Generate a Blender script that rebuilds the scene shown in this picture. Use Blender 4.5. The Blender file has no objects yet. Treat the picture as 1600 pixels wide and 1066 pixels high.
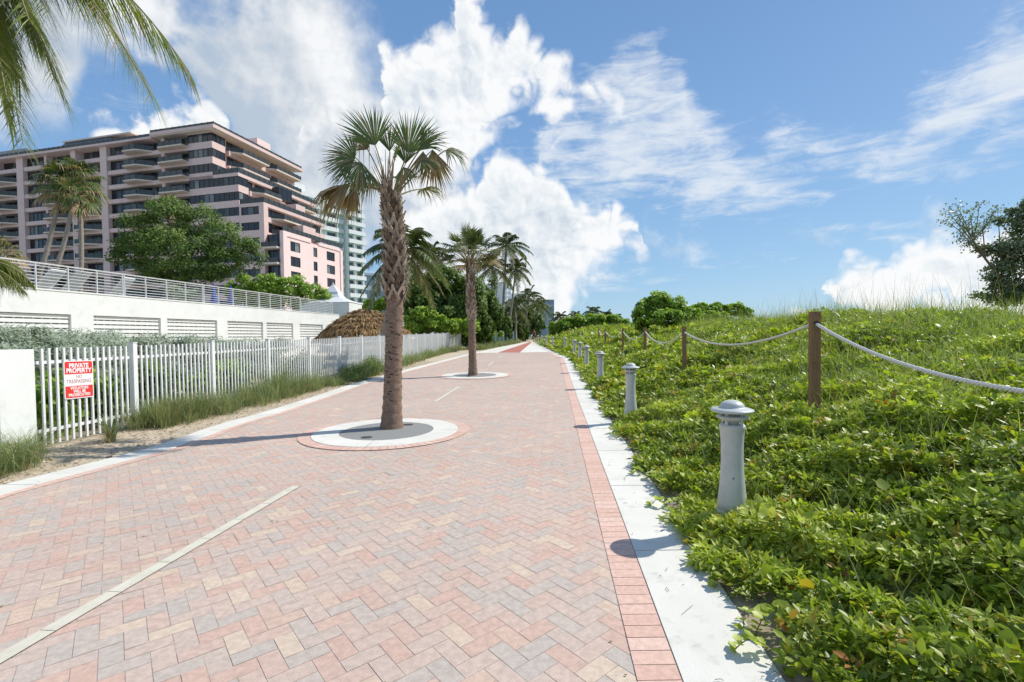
import bpy, bmesh, math, random
import numpy as np
from mathutils import Vector, Matrix
random.seed(7); RNG = np.random.default_rng(7)
SC = bpy.context.scene
COL = SC.collection
R = math.radians
# ------------------------------------------------------------------ camera
F_PX = 745.0; PITCH = 0.026; ROLL = 0.0125; SHIFT = 11.4; HCAM = 1.6
cp, sp = math.cos(PITCH), math.sin(PITCH)
FW = np.array([0, cp, -sp]); U0 = np.array([0, sp, cp]); R0 = np.array([1., 0, 0])
RT = math.cos(ROLL)*R0 - math.sin(ROLL)*U0
UP = math.sin(ROLL)*R0 + math.cos(ROLL)*U0
CAM = np.array([0, 0, HCAM])
cam_d = bpy.data.cameras.new('camera'); cam = bpy.data.objects.new('camera', cam_d); COL.objects.link(cam)
cam_d.sensor_width = 36; cam_d.lens = 36*F_PX/1600; cam_d.shift_y = SHIFT/1600
cam_d.clip_end = 6000; cam_d.clip_start = 0.05
M = Matrix(((RT[0], UP[0], -FW[0], 0), (RT[1], UP[1], -FW[1], 0), (RT[2], UP[2], -FW[2], HCAM), (0, 0, 0, 1)))
cam.matrix_world = M
SC.camera = cam

def ray(px, py):                       # direction of a sight line, scaled so that its forward (Y) part is 1
    d = FW + RT*(px-800)/F_PX + UP*(533+SHIFT-py)/F_PX
    return d/d[1]
def gz(y):                             # the ground climbs very slightly away from the viewer
    y = np.asarray(y, float)
    return 0.0125*np.maximum(0, y-7)*np.minimum(1, 0.4+np.maximum(0, y-7)/20)
def G(px, py):
    r = ray(px, py); y = 5.0
    for _ in range(60): y = 0.5*y+0.5*min(120, max(.3, (float(gz(y))-HCAM)/min(-1e-4, r[2])))
    return np.array([r[0]*y, y, float(gz(y))])
def D(px, py, d): return CAM + ray(px, py)*d
def V3(p): return Vector((float(p[0]), float(p[1]), float(p[2])))

# ------------------------------------------------------------------ materials
def newmat(name):
    m = bpy.data.materials.new(name); m.use_nodes = True
    nt = m.node_tree; nt.nodes.clear()
    return m, nt
class NT:
    def __init__(s, nt): s.nt = nt
    def n(s, t, **kw):
        nd = s.nt.nodes.new(t)
        for k, v in kw.items(): setattr(nd, k, v)
        return nd
    def l(s, a, b): s.nt.links.new(a, b)
    def put(s, sock, v):
        if isinstance(v, bpy.types.NodeSocket): s.l(v, sock)
        else: sock.default_value = v
    def m(s, op, a, b=0.0, c=None, clamp=False):
        nd = s.n('ShaderNodeMath', operation=op, use_clamp=clamp); s.put(nd.inputs[0], a); s.put(nd.inputs[1], b)
        if c is not None: s.put(nd.inputs[2], c)
        return nd.outputs[0]
    def mix(s, f, a, b, blend='MIX'):
        nd = s.n('ShaderNodeMix', data_type='RGBA', blend_type=blend)
        s.put(nd.inputs[0], f); s.put(nd.inputs[6], c4(a)); s.put(nd.inputs[7], c4(b)); return nd.outputs[2]
    def noise(s, vec, scale, detail=4, rough=.5, dist=0.0, dim='3D'):
        nd = s.n('ShaderNodeTexNoise', noise_dimensions=dim)
        if vec is not None: s.l(vec, nd.inputs['Vector'])
        nd.inputs['Scale'].default_value = scale; nd.inputs['Detail'].default_value = detail
        nd.inputs['Roughness'].default_value = rough; nd.inputs['Distortion'].default_value = dist
        return nd.outputs['Fac']
    def ramp(s, f, stops):
        nd = s.n('ShaderNodeValToRGB'); s.put(nd.inputs[0], f); cr = nd.color_ramp
        while len(cr.elements) < len(stops): cr.elements.new(.5)
        for e, (p, c) in zip(cr.elements, stops): e.position = p; e.color = c4(c)
        return nd.outputs[0]
    def smooth(s, v, a, b):
        nd = s.n('ShaderNodeMapRange', interpolation_type='SMOOTHSTEP'); s.put(nd.inputs[0], v)
        s.put(nd.inputs[1], a); s.put(nd.inputs[2], b); return nd.outputs[0]
def c4(c):
    if isinstance(c, bpy.types.NodeSocket): return c
    if isinstance(c, (int, float)): c = (c, c, c)
    return tuple(c)+(1,) if len(c) == 3 else tuple(c)
MATS = {}
def surf(name, c1, c2=None, scale=5, rough=.7, bump=0, bscale=40, stops=None, attr=None, amix=1.0, spec=.5, detail=6,
         trans=0, metal=0, stretch=None, dirt=None, vary=.0):
    """procedural surface: noise mix of two colours (or ramp on a per-piece attribute), fine bump"""
    m, nt = newmat(name); T = NT(nt)
    tc = T.n('ShaderNodeTexCoord'); vec = tc.outputs['Object']
    if stretch:
        mp = T.n('ShaderNodeMapping'); mp.inputs['Scale'].default_value = stretch; T.l(vec, mp.inputs[0]); vec = mp.outputs[0]
    c2 = c2 or tuple(min(1, x*.8) for x in c1)
    f = T.smooth(T.noise(vec, scale, detail, .6), .3, .7)
    col = T.mix(f, c1, c2)
    if attr:
        at = T.n('ShaderNodeAttribute', attribute_name='v')
        col2 = T.ramp(at.outputs['Fac'], stops)
        k = T.m('MULTIPLY_ADD', f, .22, .89)
        cc = T.n('ShaderNodeCombineColor'); [T.l(k, cc.inputs[i]) for i in range(3)]
        col = T.mix(1.0, col2, cc.outputs[0], 'MULTIPLY')
    if vary:                                   # broad soft tone changes over metres
        k = T.m('MULTIPLY_ADD', T.noise(tc.outputs['Object'], .35, 3), vary, 1-vary*.5)
        cc = T.n('ShaderNodeCombineColor'); [T.l(k, cc.inputs[i]) for i in range(3)]
        col = T.mix(1.0, col, cc.outputs[0], 'MULTIPLY')
    if dirt:
        f2 = T.smooth(T.noise(tc.outputs['Object'], dirt[1], 8, .7), .52, .75)
        col = T.mix(T.m('MULTIPLY', f2, dirt[2]), col, dirt[0])
    b = T.n('ShaderNodeBsdfPrincipled'); T.put(b.inputs['Base Color'], col); b.inputs['Roughness'].default_value = rough
    b.inputs['Specular IOR Level'].default_value = spec; b.inputs['Metallic'].default_value = metal
    if bump:
        bn = T.n('ShaderNodeBump'); bn.inputs['Strength'].default_value = bump; bn.inputs['Distance'].default_value = .01
        T.l(T.noise(vec, bscale, 5, .65), bn.inputs['Height']); T.l(bn.outputs[0], b.inputs['Normal'])
    out = T.n('ShaderNodeOutputMaterial')
    if trans:
        t = T.n('ShaderNodeBsdfTranslucent')
        tcol = T.mix(1.0, col, (1.0, 1.15, .45), 'MULTIPLY'); T.l(tcol, t.inputs[0])
        mx = T.n('ShaderNodeMixShader'); mx.inputs[0].default_value = trans
        T.l(b.outputs[0], mx.inputs[1]); T.l(t.outputs[0], mx.inputs[2]); T.l(mx.outputs[0], out.inputs[0])
    else: T.l(b.outputs[0], out.inputs[0])
    MATS[name] = m; return m
def leafmat(name, stops, rough=.45, trans=.35, spec=.5):
    return surf(name, (1, 1, 1), (1, 1, 1), 3, rough, 0, 40, stops, 'v', trans=trans, spec=spec)

# ------------------------------------------------------------------ mesh builder
class MB:
    def __init__(s): s.v = []; s.f = []; s.mi = []; s.a = []
    def face(s, idx, m=0, a=0.5): s.f.append(tuple(idx)); s.mi.append(m); s.a.append(a)
    def quad(s, p, m=0, a=.5):
        n = len(s.v); s.v += [tuple(map(float, q)) for q in p]; s.face(range(n, n+len(p)), m, a)
    def box8(s, pts, m=0, a=.5):        # 4 bottom (ccw) + 4 top
        n = len(s.v); s.v += [tuple(map(float, q)) for q in pts]
        for q in ((3, 2, 1, 0), (4, 5, 6, 7), (0, 1, 5, 4), (1, 2, 6, 5), (2, 3, 7, 6), (3, 0, 4, 7)): s.face([n+i for i in q], m, a)
    def box(s, x0, x1, y0, y1, z0, z1, m=0, a=.5, fr=None):
        p = [(x0, y0, z0), (x1, y0, z0), (x1, y1, z0), (x0, y1, z0), (x0, y0, z1), (x1, y0, z1), (x1, y1, z1), (x0, y1, z1)]
        if fr: p = [fr(*q) for q in p]
        s.box8(p, m, a)
    def prism(s, poly, z0, z1, m=0, a=.5, fr=None):
        n = len(s.v); k = len(poly)
        q = [(x, y, z0) for x, y in poly]+[(x, y, z1) for x, y in poly]
        if fr: q = [fr(*p) for p in q]
        s.v += [tuple(map(float, p)) for p in q]
        s.face([n+i for i in range(k-1, -1, -1)], m, a); s.face([n+k+i for i in range(k)], m, a)
        for i in range(k): j = (i+1) % k; s.face([n+i, n+j, n+k+j, n+k+i], m, a)
    def tube(s, pts, rad, n=8, m=0, a=.5, cap=True):
        pts = [np.array(p, float) for p in pts]
        if not hasattr(rad, '__len__'): rad = [rad]*len(pts)
        st = len(s.v); ref = None
        for i, p in enumerate(pts):
            t = pts[min(i+1, len(pts)-1)]-pts[max(i-1, 0)]; t = t/(np.linalg.norm(t)+1e-9)
            if ref is None: ref = np.array([1., 0, 0]) if abs(t[0]) < .8 else np.array([0, 1., 0])
            b = np.cross(t, ref); b /= np.linalg.norm(b)+1e-9; c = np.cross(b, t); ref = c
            for k in range(n):
                an = 2*math.pi*k/n; s.v.append(tuple(p+rad[i]*(math.cos(an)*c+math.sin(an)*b)))
        for i in range(len(pts)-1):
            for k in range(n):
                k2 = (k+1) % n; s.face([st+i*n+k, st+i*n+k2, st+(i+1)*n+k2, st+(i+1)*n+k], m, a)
        if cap:
            s.face([st+k for k in range(n-1, -1, -1)], m, a); s.face([st+(len(pts)-1)*n+k for k in range(n)], m, a)
    def lathe(s, prof, n=24, m=0, a=.5, cx=0, cy=0):
        st = len(s.v)
        for r, z in prof:
            for k in range(n): an = 2*math.pi*k/n; s.v.append((cx+r*math.cos(an), cy+r*math.sin(an), z))
        for i in range(len(prof)-1):
            for k in range(n): k2 = (k+1) % n; s.face([st+i*n+k, st+i*n+k2, st+(i+1)*n+k2, st+(i+1)*n+k], m, a)
        s.face([st+k for k in range(n-1, -1, -1)], m, a); s.face([st+(len(prof)-1)*n+k for k in range(n)], m, a)
    def build(s, name, mats, parent=None, smooth=False, loc=None):
        me = bpy.data.meshes.new(name); me.from_pydata(s.v, [], s.f)
        for m in (mats if isinstance(mats, (list, tuple)) else [mats]): me.materials.append(m)
        me.polygons.foreach_set('material_index', s.mi)
        if any(x != .5 for x in s.a):
            at = me.attributes.new('v', 'FLOAT', 'FACE'); at.data.foreach_set('value', s.a)
        if smooth: me.shade_smooth()
        me.update()
        o = bpy.data.objects.new(name, me); COL.objects.link(o)
        if loc is not None: o.location = loc
        if parent is not None:
            o.parent = parent
            if parent.get('_world'): o.matrix_parent_inverse = parent.matrix_basis.inverted()
        return o
def fast_mesh(name, V, Fc, att, mat, parent=None, smooth=False):
    """V (n,3), Fc (m,k) all same size, att per face"""
    me = bpy.data.meshes.new(name); k = Fc.shape[1]
    me.vertices.add(len(V)); me.vertices.foreach_set('co', V.astype(np.float32).ravel())
    me.loops.add(Fc.size); me.loops.foreach_set('vertex_index', Fc.astype(np.int32).ravel())
    me.polygons.add(len(Fc)); me.polygons.foreach_set('loop_start', np.arange(0, Fc.size, k, dtype=np.int32))
    me.polygons.foreach_set('loop_total', np.full(len(Fc), k, dtype=np.int32))
    at = me.attributes.new('v', 'FLOAT', 'FACE'); at.data.foreach_set('value', att.astype(np.float32))
    me.update(calc_edges=True)
    if smooth: me.shade_smooth()
    me.materials.append(mat)
    o = bpy.data.objects.new(name, me); COL.objects.link(o)
    if parent is not None:
        o.parent = parent
        if parent.get('_world'): o.matrix_parent_inverse = parent.matrix_basis.inverted()
    return o
def tag(o, label=None, cat=None, group=None, kind=None):
    if label: o['label'] = label
    if cat: o['category'] = cat
    if group: o['group'] = group
    if kind: o['kind'] = kind
    return o
def empty(name, loc, label, cat, group=None):      # an Empty at the thing's base; children are given in world coordinates
    o = bpy.data.objects.new(name, None); COL.objects.link(o); o.location = V3(loc); o['_world'] = 1
    o.empty_display_size = .2
    o.matrix_basis = Matrix.Translation(V3(loc))
    return tag(o, label, cat, group)
def struct(o): o['kind'] = 'structure'; return o

# ------------------------------------------------------------------ leaves
LEAF = (np.array([(0, 0, 0), (-.26, .38, .05), (0, .5, -.03), (.26, .38, .05), (-.17, .76, .02), (.17, .76, .02), (0, 1.0, -.06)]),
        np.array([(0, 2, 1), (0, 3, 2), (1, 2, 4), (3, 5, 2), (2, 6, 4), (2, 5, 6)]))
LEAF4 = (np.array([(0, 0, 0), (-.27, .5, .06), (0, .5, -.02), (.27, .5, .06), (0, 1.0, -.03)]),
         np.array([(0, 2, 1), (0, 3, 2), (1, 2, 4), (3, 4, 2)]))
ROUND = (np.array([(0, 0, 0), (-.36, .25, .04), (-.4, .65, .03), (0, 1.0, 0), (.4, .65, .03), (.36, .25, .04), (0, .5, -.05)]),
         np.array([(0, 6, 1), (1, 6, 2), (2, 6, 3), (3, 6, 4), (4, 6, 5), (5, 6, 0)]))
NARROW = (np.array([(0, 0, 0), (-.1, .4, .02), (0, 1., 0), (.1, .4, .02)]), np.array([(0, 3, 1), (1, 3, 2)]))
DIAM = (np.array([(0, 0, 0), (-.3, .5, .05), (0, 1., 0), (.3, .5, .05)]), np.array([(0, 3, 1), (1, 3, 2)]))
def unit(a): return a/(np.linalg.norm(a, axis=-1, keepdims=True)+1e-9)
def leaves(tmpl, P, Dr, Nr, S):
    """positions, tip direction, face normal, size -> vertices, faces"""
    tv, tf = tmpl; Dr = unit(Dr); X = unit(np.cross(Dr, Nr)); N = np.cross(X, Dr)
    S = np.asarray(S)[:, None, None] if np.ndim(S) else S
    V = P[:, None, :]+S*(tv[None, :, 0:1]*X[:, None, :]+tv[None, :, 1:2]*Dr[:, None, :]+tv[None, :, 2:3]*N[:, None, :])
    n, k = len(P), len(tv)
    Fc = (tf[None]+(np.arange(n)*k)[:, None, None]).reshape(-1, 3)
    return V.reshape(-1, 3), Fc, len(tf)
def rdir(n): return unit(RNG.normal(size=(n, 3)))
def join(parts):
    Vs, Fs, As = [], [], []; o = 0
    for V, Fc, A in parts: Vs.append(V); Fs.append(Fc+o); As.append(A); o += len(V)
    return np.concatenate(Vs), np.concatenate(Fs), np.concatenate(As)
def blades(P, H, W, lean, az, nseg=4, droop=1.0):
    """grass blades as tapering strips; returns tri mesh"""
    n = len(P); t = np.linspace(0, 1, nseg+1)
    dx = np.stack([np.cos(az), np.sin(az), np.zeros(n)], 1); side = np.stack([-np.sin(az), np.cos(az), np.zeros(n)], 1)
    rows = []
    for tt in t:
        out = lean*(tt**1.7)*droop; up = tt*np.sqrt(np.maximum(.05, 1-(lean*tt*.8)**2))
        c = P+dx*(H*out)[:, None]+np.array([0, 0, 1.])*(H*up)[:, None]
        w = (W*(1-tt**1.5)*.5)[:, None]+.0004
        rows += [c-side*w, c+side*w]
    V = np.stack(rows, 1); k = V.shape[1]; f = []
    for i in range(nseg): a = 2*i; f += [(a, a+1, a+3), (a, a+3, a+2)]
    f = np.array(f); Fc = (f[None]+(np.arange(n)*k)[:, None, None]).reshape(-1, 3)
    return V.reshape(-1, 3), Fc, len(f)
def crown_leaves(blobs, n, size, tmpl=LEAF4, sub=26, subr=.38, dark=.25, up=.3, shell=.55):
    """leaf cloud: blobs (c, (rx,ry,rz), weight) broken into sub-clumps; returns V,F,att"""
    wt = np.array([b[1][0]*b[1][2]+b[1][1]*b[1][2] for b in blobs], float); wt /= wt.sum(); parts = []
    for b, w in zip(blobs, wt):
        c, r = np.array(b[0], float), np.array(b[1], float); k = max(60, int(n*w))
        cl = rdir(sub); cl[:, 2] = np.abs(cl[:, 2])*np.where(RNG.random(sub) < .6, 1, -.9)
        cl = unit(cl); crad = RNG.uniform(shell, 1.02, sub)[:, None]; cc = cl*crad
        tone = RNG.uniform(-.14, .14, sub)
        i = RNG.integers(0, sub, k)
        off = rdir(k)*(RNG.random(k)**.45)[:, None]*subr
        q = cc[i]+off; P = c+q*r
        nrm = unit(off*.8+cl[i]*.6+rdir(k)*.6+np.array([.25, 0, up])); dr = unit(np.cross(nrm, rdir(k))+np.array([0, 0, -.25]))
        V, Fc, m = leaves(tmpl, P, dr, nrm, size*RNG.uniform(.65, 1.25, k))
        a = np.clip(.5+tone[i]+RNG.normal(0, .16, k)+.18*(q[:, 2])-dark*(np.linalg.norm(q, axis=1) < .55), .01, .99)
        parts.append((V, Fc, np.repeat(a, m)))
    return join(parts)
# ================================================================== SETTING: ground, path, kerbs
def interp(pts, y): return np.interp(y, [p[1] for p in pts], [p[0] for p in pts])
LK = [G(*p) for p in ((0, 773), (280, 699), (370, 664), (431, 647), (492, 627), (560, 603), (631, 582), (729, 556), (778, 544.5), (829, 534))]
LK = [np.array([-5.25, .0, 0]), np.array([-5.22, 3, 0])]+LK           # brick side of the left kerb
RK = [G(*p) for p in ((1068, 1066), (1017, 930), (953, 757), (915, 655), (893, 596), (881, 561), (864, 552.5), (851, 546), (840, 540), (836, 534))]
e = RK[0]; RK = [np.array([e[0]-.09*(e[1]+3), -3, 0])]+RK      # brick side of the right kerb
LK.append(LK[-1]+np.array([2.5, 14, .2])); RK.append(RK[-1]+np.array([4.5, 16, .2]))
def lk(y): return interp(LK, y)
def rk(y): return interp(RK, y)
KW = .46
def edge(y): return rk(y)+KW
YS = np.concatenate([np.arange(-3, 12, .5), np.arange(12, 60, 1.0), np.arange(60, RK[-1][1], 2.0)])
def ribbon(fa, fb, ys, dz, mb, m=0, a=.5):
    for y0, y1 in zip(ys[:-1], ys[1:]):
        mb.quad([(fa(y0), y0, gz(y0)+dz), (fb(y0), y0, gz(y0)+dz), (fb(y1), y1, gz(y1)+dz), (fa(y1), y1, gz(y1)+dz)], m, a)

# dune profile on the seaward side
PROF = ([-1, 0, .35, .9, 1.5, 2.2, 3.2, 4.6, 6.4, 8.0, 12, 20, 60], [-.05, 0, .03, .16, .40, .68, .98, 1.36, 1.66, 1.64, 1.0, .2, -.6])
def dune(x, y):
    s = x-edge(y)
    z = np.interp(s, *PROF)*(1-.13*np.clip((s-2.5)/3, 0, 1)*np.clip((12-y)/5, 0, 1))*(1-.10*np.clip((y-14)/14, 0, 1))
    und = .5*.11*np.sin(x*1.3+y*.7)+.045*np.sin(y*1.9-x*.6+1)+.07*np.sin(y*.35+x*.5)+.025*np.sin(3.1*x+2.3*y)
    return gz(y)+z+und*np.clip((s-.5)/2.2, 0, 1)*np.clip((14-s)/4, 0.2, 1)

m_sand = surf('sand_mulch', (.64, .55, .42), (.48, .39, .27), 22, .95, .9, 60, dirt=((.22, .16, .10), 45, .7), vary=.3)
m_lawn = surf('far_ground', (.10, .13, .04), (.16, .14, .07), .6, .95, .4, 8, vary=.3)
m_soil = surf('dune_soil', (.40, .34, .24), (.28, .23, .15), 7, .95, .8, 30, dirt=((.09, .07, .035), 14, .85))
m_conc = surf('kerb_concrete', (.78, .755, .67), (.70, .675, .595), 1.3, .85, .35, 160, dirt=((.38, .35, .29), 6, .5), vary=.12)
m_joint = surf('joint_sand', (.50, .41, .345), (.36, .295, .245), 9, .95, .3, 80)
m_gap = surf('dark_gap', (.10, .085, .07), (.05, .04, .035), 9, .95)
m_border = surf('border_brick', (.6, .33, .24), None, 30, .85, .35, 190, [(0, (.67, .43, .335)), (.5, (.71, .475, .375)), (1, (.74, .515, .415))], 'v', vary=.15)
PV = [(0, (0.512, 0.442, 0.378)), (.16, (0.539, 0.452, 0.381)), (.28, (0.563, 0.449, 0.374)), (.42, (0.576, 0.449, 0.369)), (.56, (0.590, 0.459, 0.374)), (.70, (0.593, 0.439, 0.353)),
      (.80, (0.597, 0.413, 0.326)), (.86, (0.610, 0.416, 0.329)), (.92, (0.633, 0.491, 0.371)), (1, (0.643, 0.517, 0.393))]
m_paver = surf('clay_paver', (.6, .4, .4), None, 24, .82, .4, 170, PV, 'v', vary=.24, dirt=((.58, .51, .43), 1.1, .45))
m_stripe = surf('cream_brick', (.70, .66, .53), (.62, .58, .46), 8, .85, .3, 150, dirt=((.45, .38, .3), 9, .4))
m_bj = surf('border_joint', (.42, .29, .23), (.34, .23, .18), 9, .95)
m_red = surf('red_brick_far', (.52, .19, .13), (.44, .16, .12), 6, .85, .2, 60)
m_mulch = surf('porous_gravel', (.34, .34, .32), (.24, .24, .225), 60, .95, 1.0, 130, dirt=((.50, .49, .46), 90, .6))

# base ground, out to the horizon
mb = MB(); xs = [-3000, -400, -60, -20, -7, -4, 0, 6, 12, 25, 60, 400, 3000]; ys = [-40, -10, 0, 7, 12, 17, 22, 27, 35, 45, 60, 80, 95, 300, 3000]
idx = {}
for j, y in enumerate(ys):
    for i, x in enumerate(xs): mb.v.append((x, y, float(gz(min(y, 95)))-.03))
for j in range(len(ys)-1):
    for i in range(len(xs)-1): a = j*len(xs)+i; mb.face([a, a+1, a+len(xs)+1, a+len(xs)])
struct(mb.build('ground', m_lawn))
# sandy verge between left kerb and fence and garden beyond
mb = MB(); ribbon(lambda y: -26 if y < 60 else -12, lambda y: float(lk(y))-KW+.12, YS, -.012, mb); struct(mb.build('sand_verge', m_sand))
# dune sheet
xs = np.concatenate([np.arange(0, 8, .25), np.arange(8, 20, .8), np.arange(20, 62, 6)]); ysd = np.concatenate([np.arange(-3, 20, .4), np.arange(20, 96, 1.5)])
V = []; 
for y in ysd:
    for s in xs: x = float(edge(y))-.12+s; V.append((x, y, float(dune(np.array(x), y))-(.02 if s < .2 else 0)))
n = len(xs); Fc = [(j*n+i, j*n+i+1, (j+1)*n+i+1, (j+1)*n+i) for j in range(len(ysd)-1) for i in range(n-1)]
o = fast_mesh('dune_ground', np.array(V), np.array(Fc), np.full(len(Fc), .5), m_soil, smooth=True); struct(o)

# kerbs: cast ribbon in slabs with open joints
def kerb(name, fa, fb, y0, y1):
    mb = MB(); y = y0; k = 0
    ribbon(fa, fb, [t for t in YS if t <= y1+1], -.006, mb, 1)
    while y < y1:
        L = 1.52 if y < 30 else 3.0; yb = min(y1, y+L)-.012
        sub = [y, (y+yb)/2, yb]
        for a, b in zip(sub[:-1], sub[1:]):
            mb.box8([(fa(a), a, gz(a)-.02), (fb(a), a, gz(a)-.02), (fb(b), b, gz(b)-.02), (fa(b), b, gz(b)-.02),
                     (fa(a), a, gz(a)+.008), (fb(a), a, gz(a)+.008), (fb(b), b, gz(b)+.008), (fa(b), b, gz(b)+.008)], 0)
        y += L
    return struct(mb.build(name, [m_conc, m_gap]))
f = lambda g, dx: (lambda y: float(g(y))+dx)
kerb('kerb_right', f(rk, 0), f(rk, KW), -2.6, RK[-1][1]-1)
kerb('kerb_left', f(lk, -KW+.08), f(lk, 0), -2.3, LK[-1][1]-1)

# paving: 45 degree herringbone of 200 x 100 mm clay pavers, each a separate face set over a joint bed
YEND = float(G(800, 551)[1])
bed = MB(); ribbon(f(lk, 0), f(rk, 0), [t for t in YS if t < YEND]+[YEND], -.0016, bed); struct(bed.build('paving_bed', m_joint))
W = .102; 
th = math.atan(.09)*-1
def herring():
    i = np.arange(-420, 700); I, J = np.meshgrid(i, i, indexing='ij'); I = I.ravel(); J = J.ravel()
    # cell (I,J): herringbone 2x1 -- horizontal brick starts where (I-J)%4==0, vertical brick starts where (I-J)%4==2 (covers J..J+1)
    h = (I-J) % 4 == 0; v = (I-J) % 4 == 3
    out = []
    for msk, w, l in ((h, 2, 1), (v, 1, 2)):
        out.append(np.stack([I[msk], J[msk], np.full(msk.sum(), w), np.full(msk.sum(), l)], 1))
    return np.concatenate(out)
B = herring().astype(float)
g = .0015
x0, y0, w, l = B.T*1.0
cn = np.stack([np.stack([x0*W+g, y0*W+g], 1), np.stack([(x0+w)*W-g, y0*W+g], 1), np.stack([(x0+w)*W-g, (y0+l)*W-g], 1), np.stack([x0*W+g, (y0+l)*W-g], 1)], 1)
ang = R(45)+th
ca, sa = math.cos(ang), math.sin(ang)
X = cn[..., 0]*ca-cn[..., 1]*sa-1.5; Y = cn[..., 0]*sa+cn[..., 1]*ca+1.0
yc, xc = Y.mean(1), X.mean(1)
keep = (yc > -1.5) & (yc < YEND+.05) & (xc > lk(yc)-.02) & (xc < rk(yc)+.02)
PIT = []
for (cx, cy, ro, ri) in ((605, 673.5, 1.2, .78), (742, 586.5, 1.25, .82)):
    c = G(cx, cy); PIT.append((c, ro, ri)); keep &= np.hypot(xc-c[0], yc-c[1]) > ro+.04
X, Y = X[keep], Y[keep]; n = len(X)
Z = gz(Y)+RNG.normal(0, .0004, (n, 1))+RNG.normal(0, .0003, (n, 4))
Vp = np.stack([X, Y, Z], 2).reshape(-1, 3); Fp = np.arange(4*n).reshape(-1, 4)
att = RNG.beta(2.2, 2.0, n)
u_ = RNG.random(n); att = np.where(u_ < .13, RNG.uniform(0, .2, n), att); att = np.where(u_ > .90, RNG.uniform(.76, .88, n), att); att = np.where((u_ > .83) & (u_ < .89), RNG.uniform(.9, 1, n), att)
print('pavers', n)
struct(fast_mesh('brick_path', Vp, Fp, att, m_paver))

# orange soldier-course borders
def border(name, fn, sgn, y0, y1, w=.21):
    mb = MB(); y = y0
    while y < y1:
        L = .104 if y < 25 else .42; yb = y+L-.004; x0 = float(fn(y)); x1 = float(fn(yb)); a = random.random()
        P = [(x0+sgn*.006, y), (x0+sgn*w, y), (x1+sgn*w, yb), (x1+sgn*.006, yb)]
        if sgn < 0: P = P[::-1]
        mb.quad([(p[0], p[1], gz(p[1])+.004+random.uniform(0, .001)) for p in P], 0, a); y += L
    b2 = MB(); ribbon(f(fn, min(0, sgn*w)), f(fn, max(0, sgn*w)), [t for t in YS if t <= y1], .0015, b2)
    for v in range(0, len(b2.v), 4): mb.quad(b2.v[v:v+4], 1)
    return struct(mb.build(name, [m_border, m_bj]))
border('brick_border_right', rk, -1, -2.0, YEND); border('brick_border_left', lk, 1, 1.0, YEND, .15)

# round tree pits flush with the paving
for (c, ro, ri), nm in zip(PIT, ('tree_pit_near', 'tree_pit_far')):
    mb = MB(); N = 60; z = c[2]
    for k in range(72):                         # orange ring
        a0, a1 = 2*math.pi*k/72+.004, 2*math.pi*(k+1)/72-.004; ra = random.random()
        P = [(ro+.01, a0), (ro+.20, a0), (ro+.20, a1), (ro+.01, a1)]
        mb.quad([(c[0]+r*math.cos(t), c[1]+r*math.sin(t), z+.005+.0125*(r*math.sin(t))*(c[1] > 12)) for r, t in P], 1, ra)
    def ring(r0, r1, za, zb, m, gap=False):
        for k in range(N):
            a0, a1 = 2*math.pi*k/N, 2*math.pi*(k+1)/N
            if gap and k % 15 == 0: a0 += .006
            P = [(r0, a0, za), (r1, a0, zb), (r1, a1, zb), (r0, a1, za)]
            mb.quad([(c[0]+r*math.cos(t), c[1]+r*math.sin(t), z+zz+.0125*(r*math.sin(t))*(c[1] > 12)) for r, t, zz in P], m)
    ring(ro+.004, ro+.2, .0035, .0035, 4)
    ring(ri, ro, .010, .010, 0, True); ring(ro, ro+.006, .010, 0, 0); ring(ri-.004, ri+.002, .002, .010, 0); ring(0, ro-.002, .003, .003, 3)
    ring(.0, ri-.004, .012, .0065, 2)
    for px in ((-.18, -.55), (.25, .5)):       # two small irrigation lids sunk in the gravel
        t = [(c[0]+px[0]+.09*math.cos(q), c[1]+px[1]+.07*math.sin(q), z+.0165) for q in np.arange(0, 6.2, .6)]; mb.quad(t, 3)
    struct(mb.build(nm, [m_conc, m_border, m_mulch, m_gap, m_bj]))

# cream centre line, set in as long bricks
mb = MB()
dash = [((0, 1030), (463, 760)), ((680, 628), (718, 604)), ((762, 572), (772, 564.5)), ((779, 559), (785, 555))]
for a, b in dash:
    p, q = G(*a), G(*b)
    if a == (0, 1030): p = p-(q-p)*.35
    d = (q-p)[:2]; L = np.linalg.norm(d); d /= L; s = np.array([d[1], -d[0]])*.047; t = 0
    while t < L-.05:
        t1 = min(L, t+.40)
        for (ta, tb) in ((t, t1-.004),):
            A = p[:2]+d*ta; Bq = p[:2]+d*tb; P = [A-s, A+s, Bq+s, Bq-s]
            mb.quad([(w_[0], w_[1], gz(w_[1])+.005) for w_ in P], 0)
            P = [A-s*1.06, A+s*1.06, Bq+d*.004+s*1.06, Bq+d*.004-s*1.06]; mb.quad([(w_[0], w_[1], gz(w_[1])+.003) for w_ in P], 1)
        t = t1
struct(mb.build('centre_line', [m_stripe, m_gap]))
# far end: concrete apron with red band
mb = MB(); ribbon(f(lk, 0), f(rk, 0), [YEND]+[t for t in YS if t > YEND], -.002, mb); struct(mb.build('concrete_apron', m_conc))
red = [G(778, 551), G(812, 551), G(831.5, 534.5), G(828, 534.5)]
mb = MB(); K = 24
for k in range(K):
    t0, t1 = k/K, (k+1)/K
    A0, A1 = red[0]+(red[3]-red[0])*t0, red[0]+(red[3]-red[0])*t1; B0, B1 = red[1]+(red[2]-red[1])*t0, red[1]+(red[2]-red[1])*t1
    mb.quad([(p[0], p[1], gz(p[1])+.004) for p in (A0, B0, B1, A1)])
struct(mb.build('red_brick_band', m_red))
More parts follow.
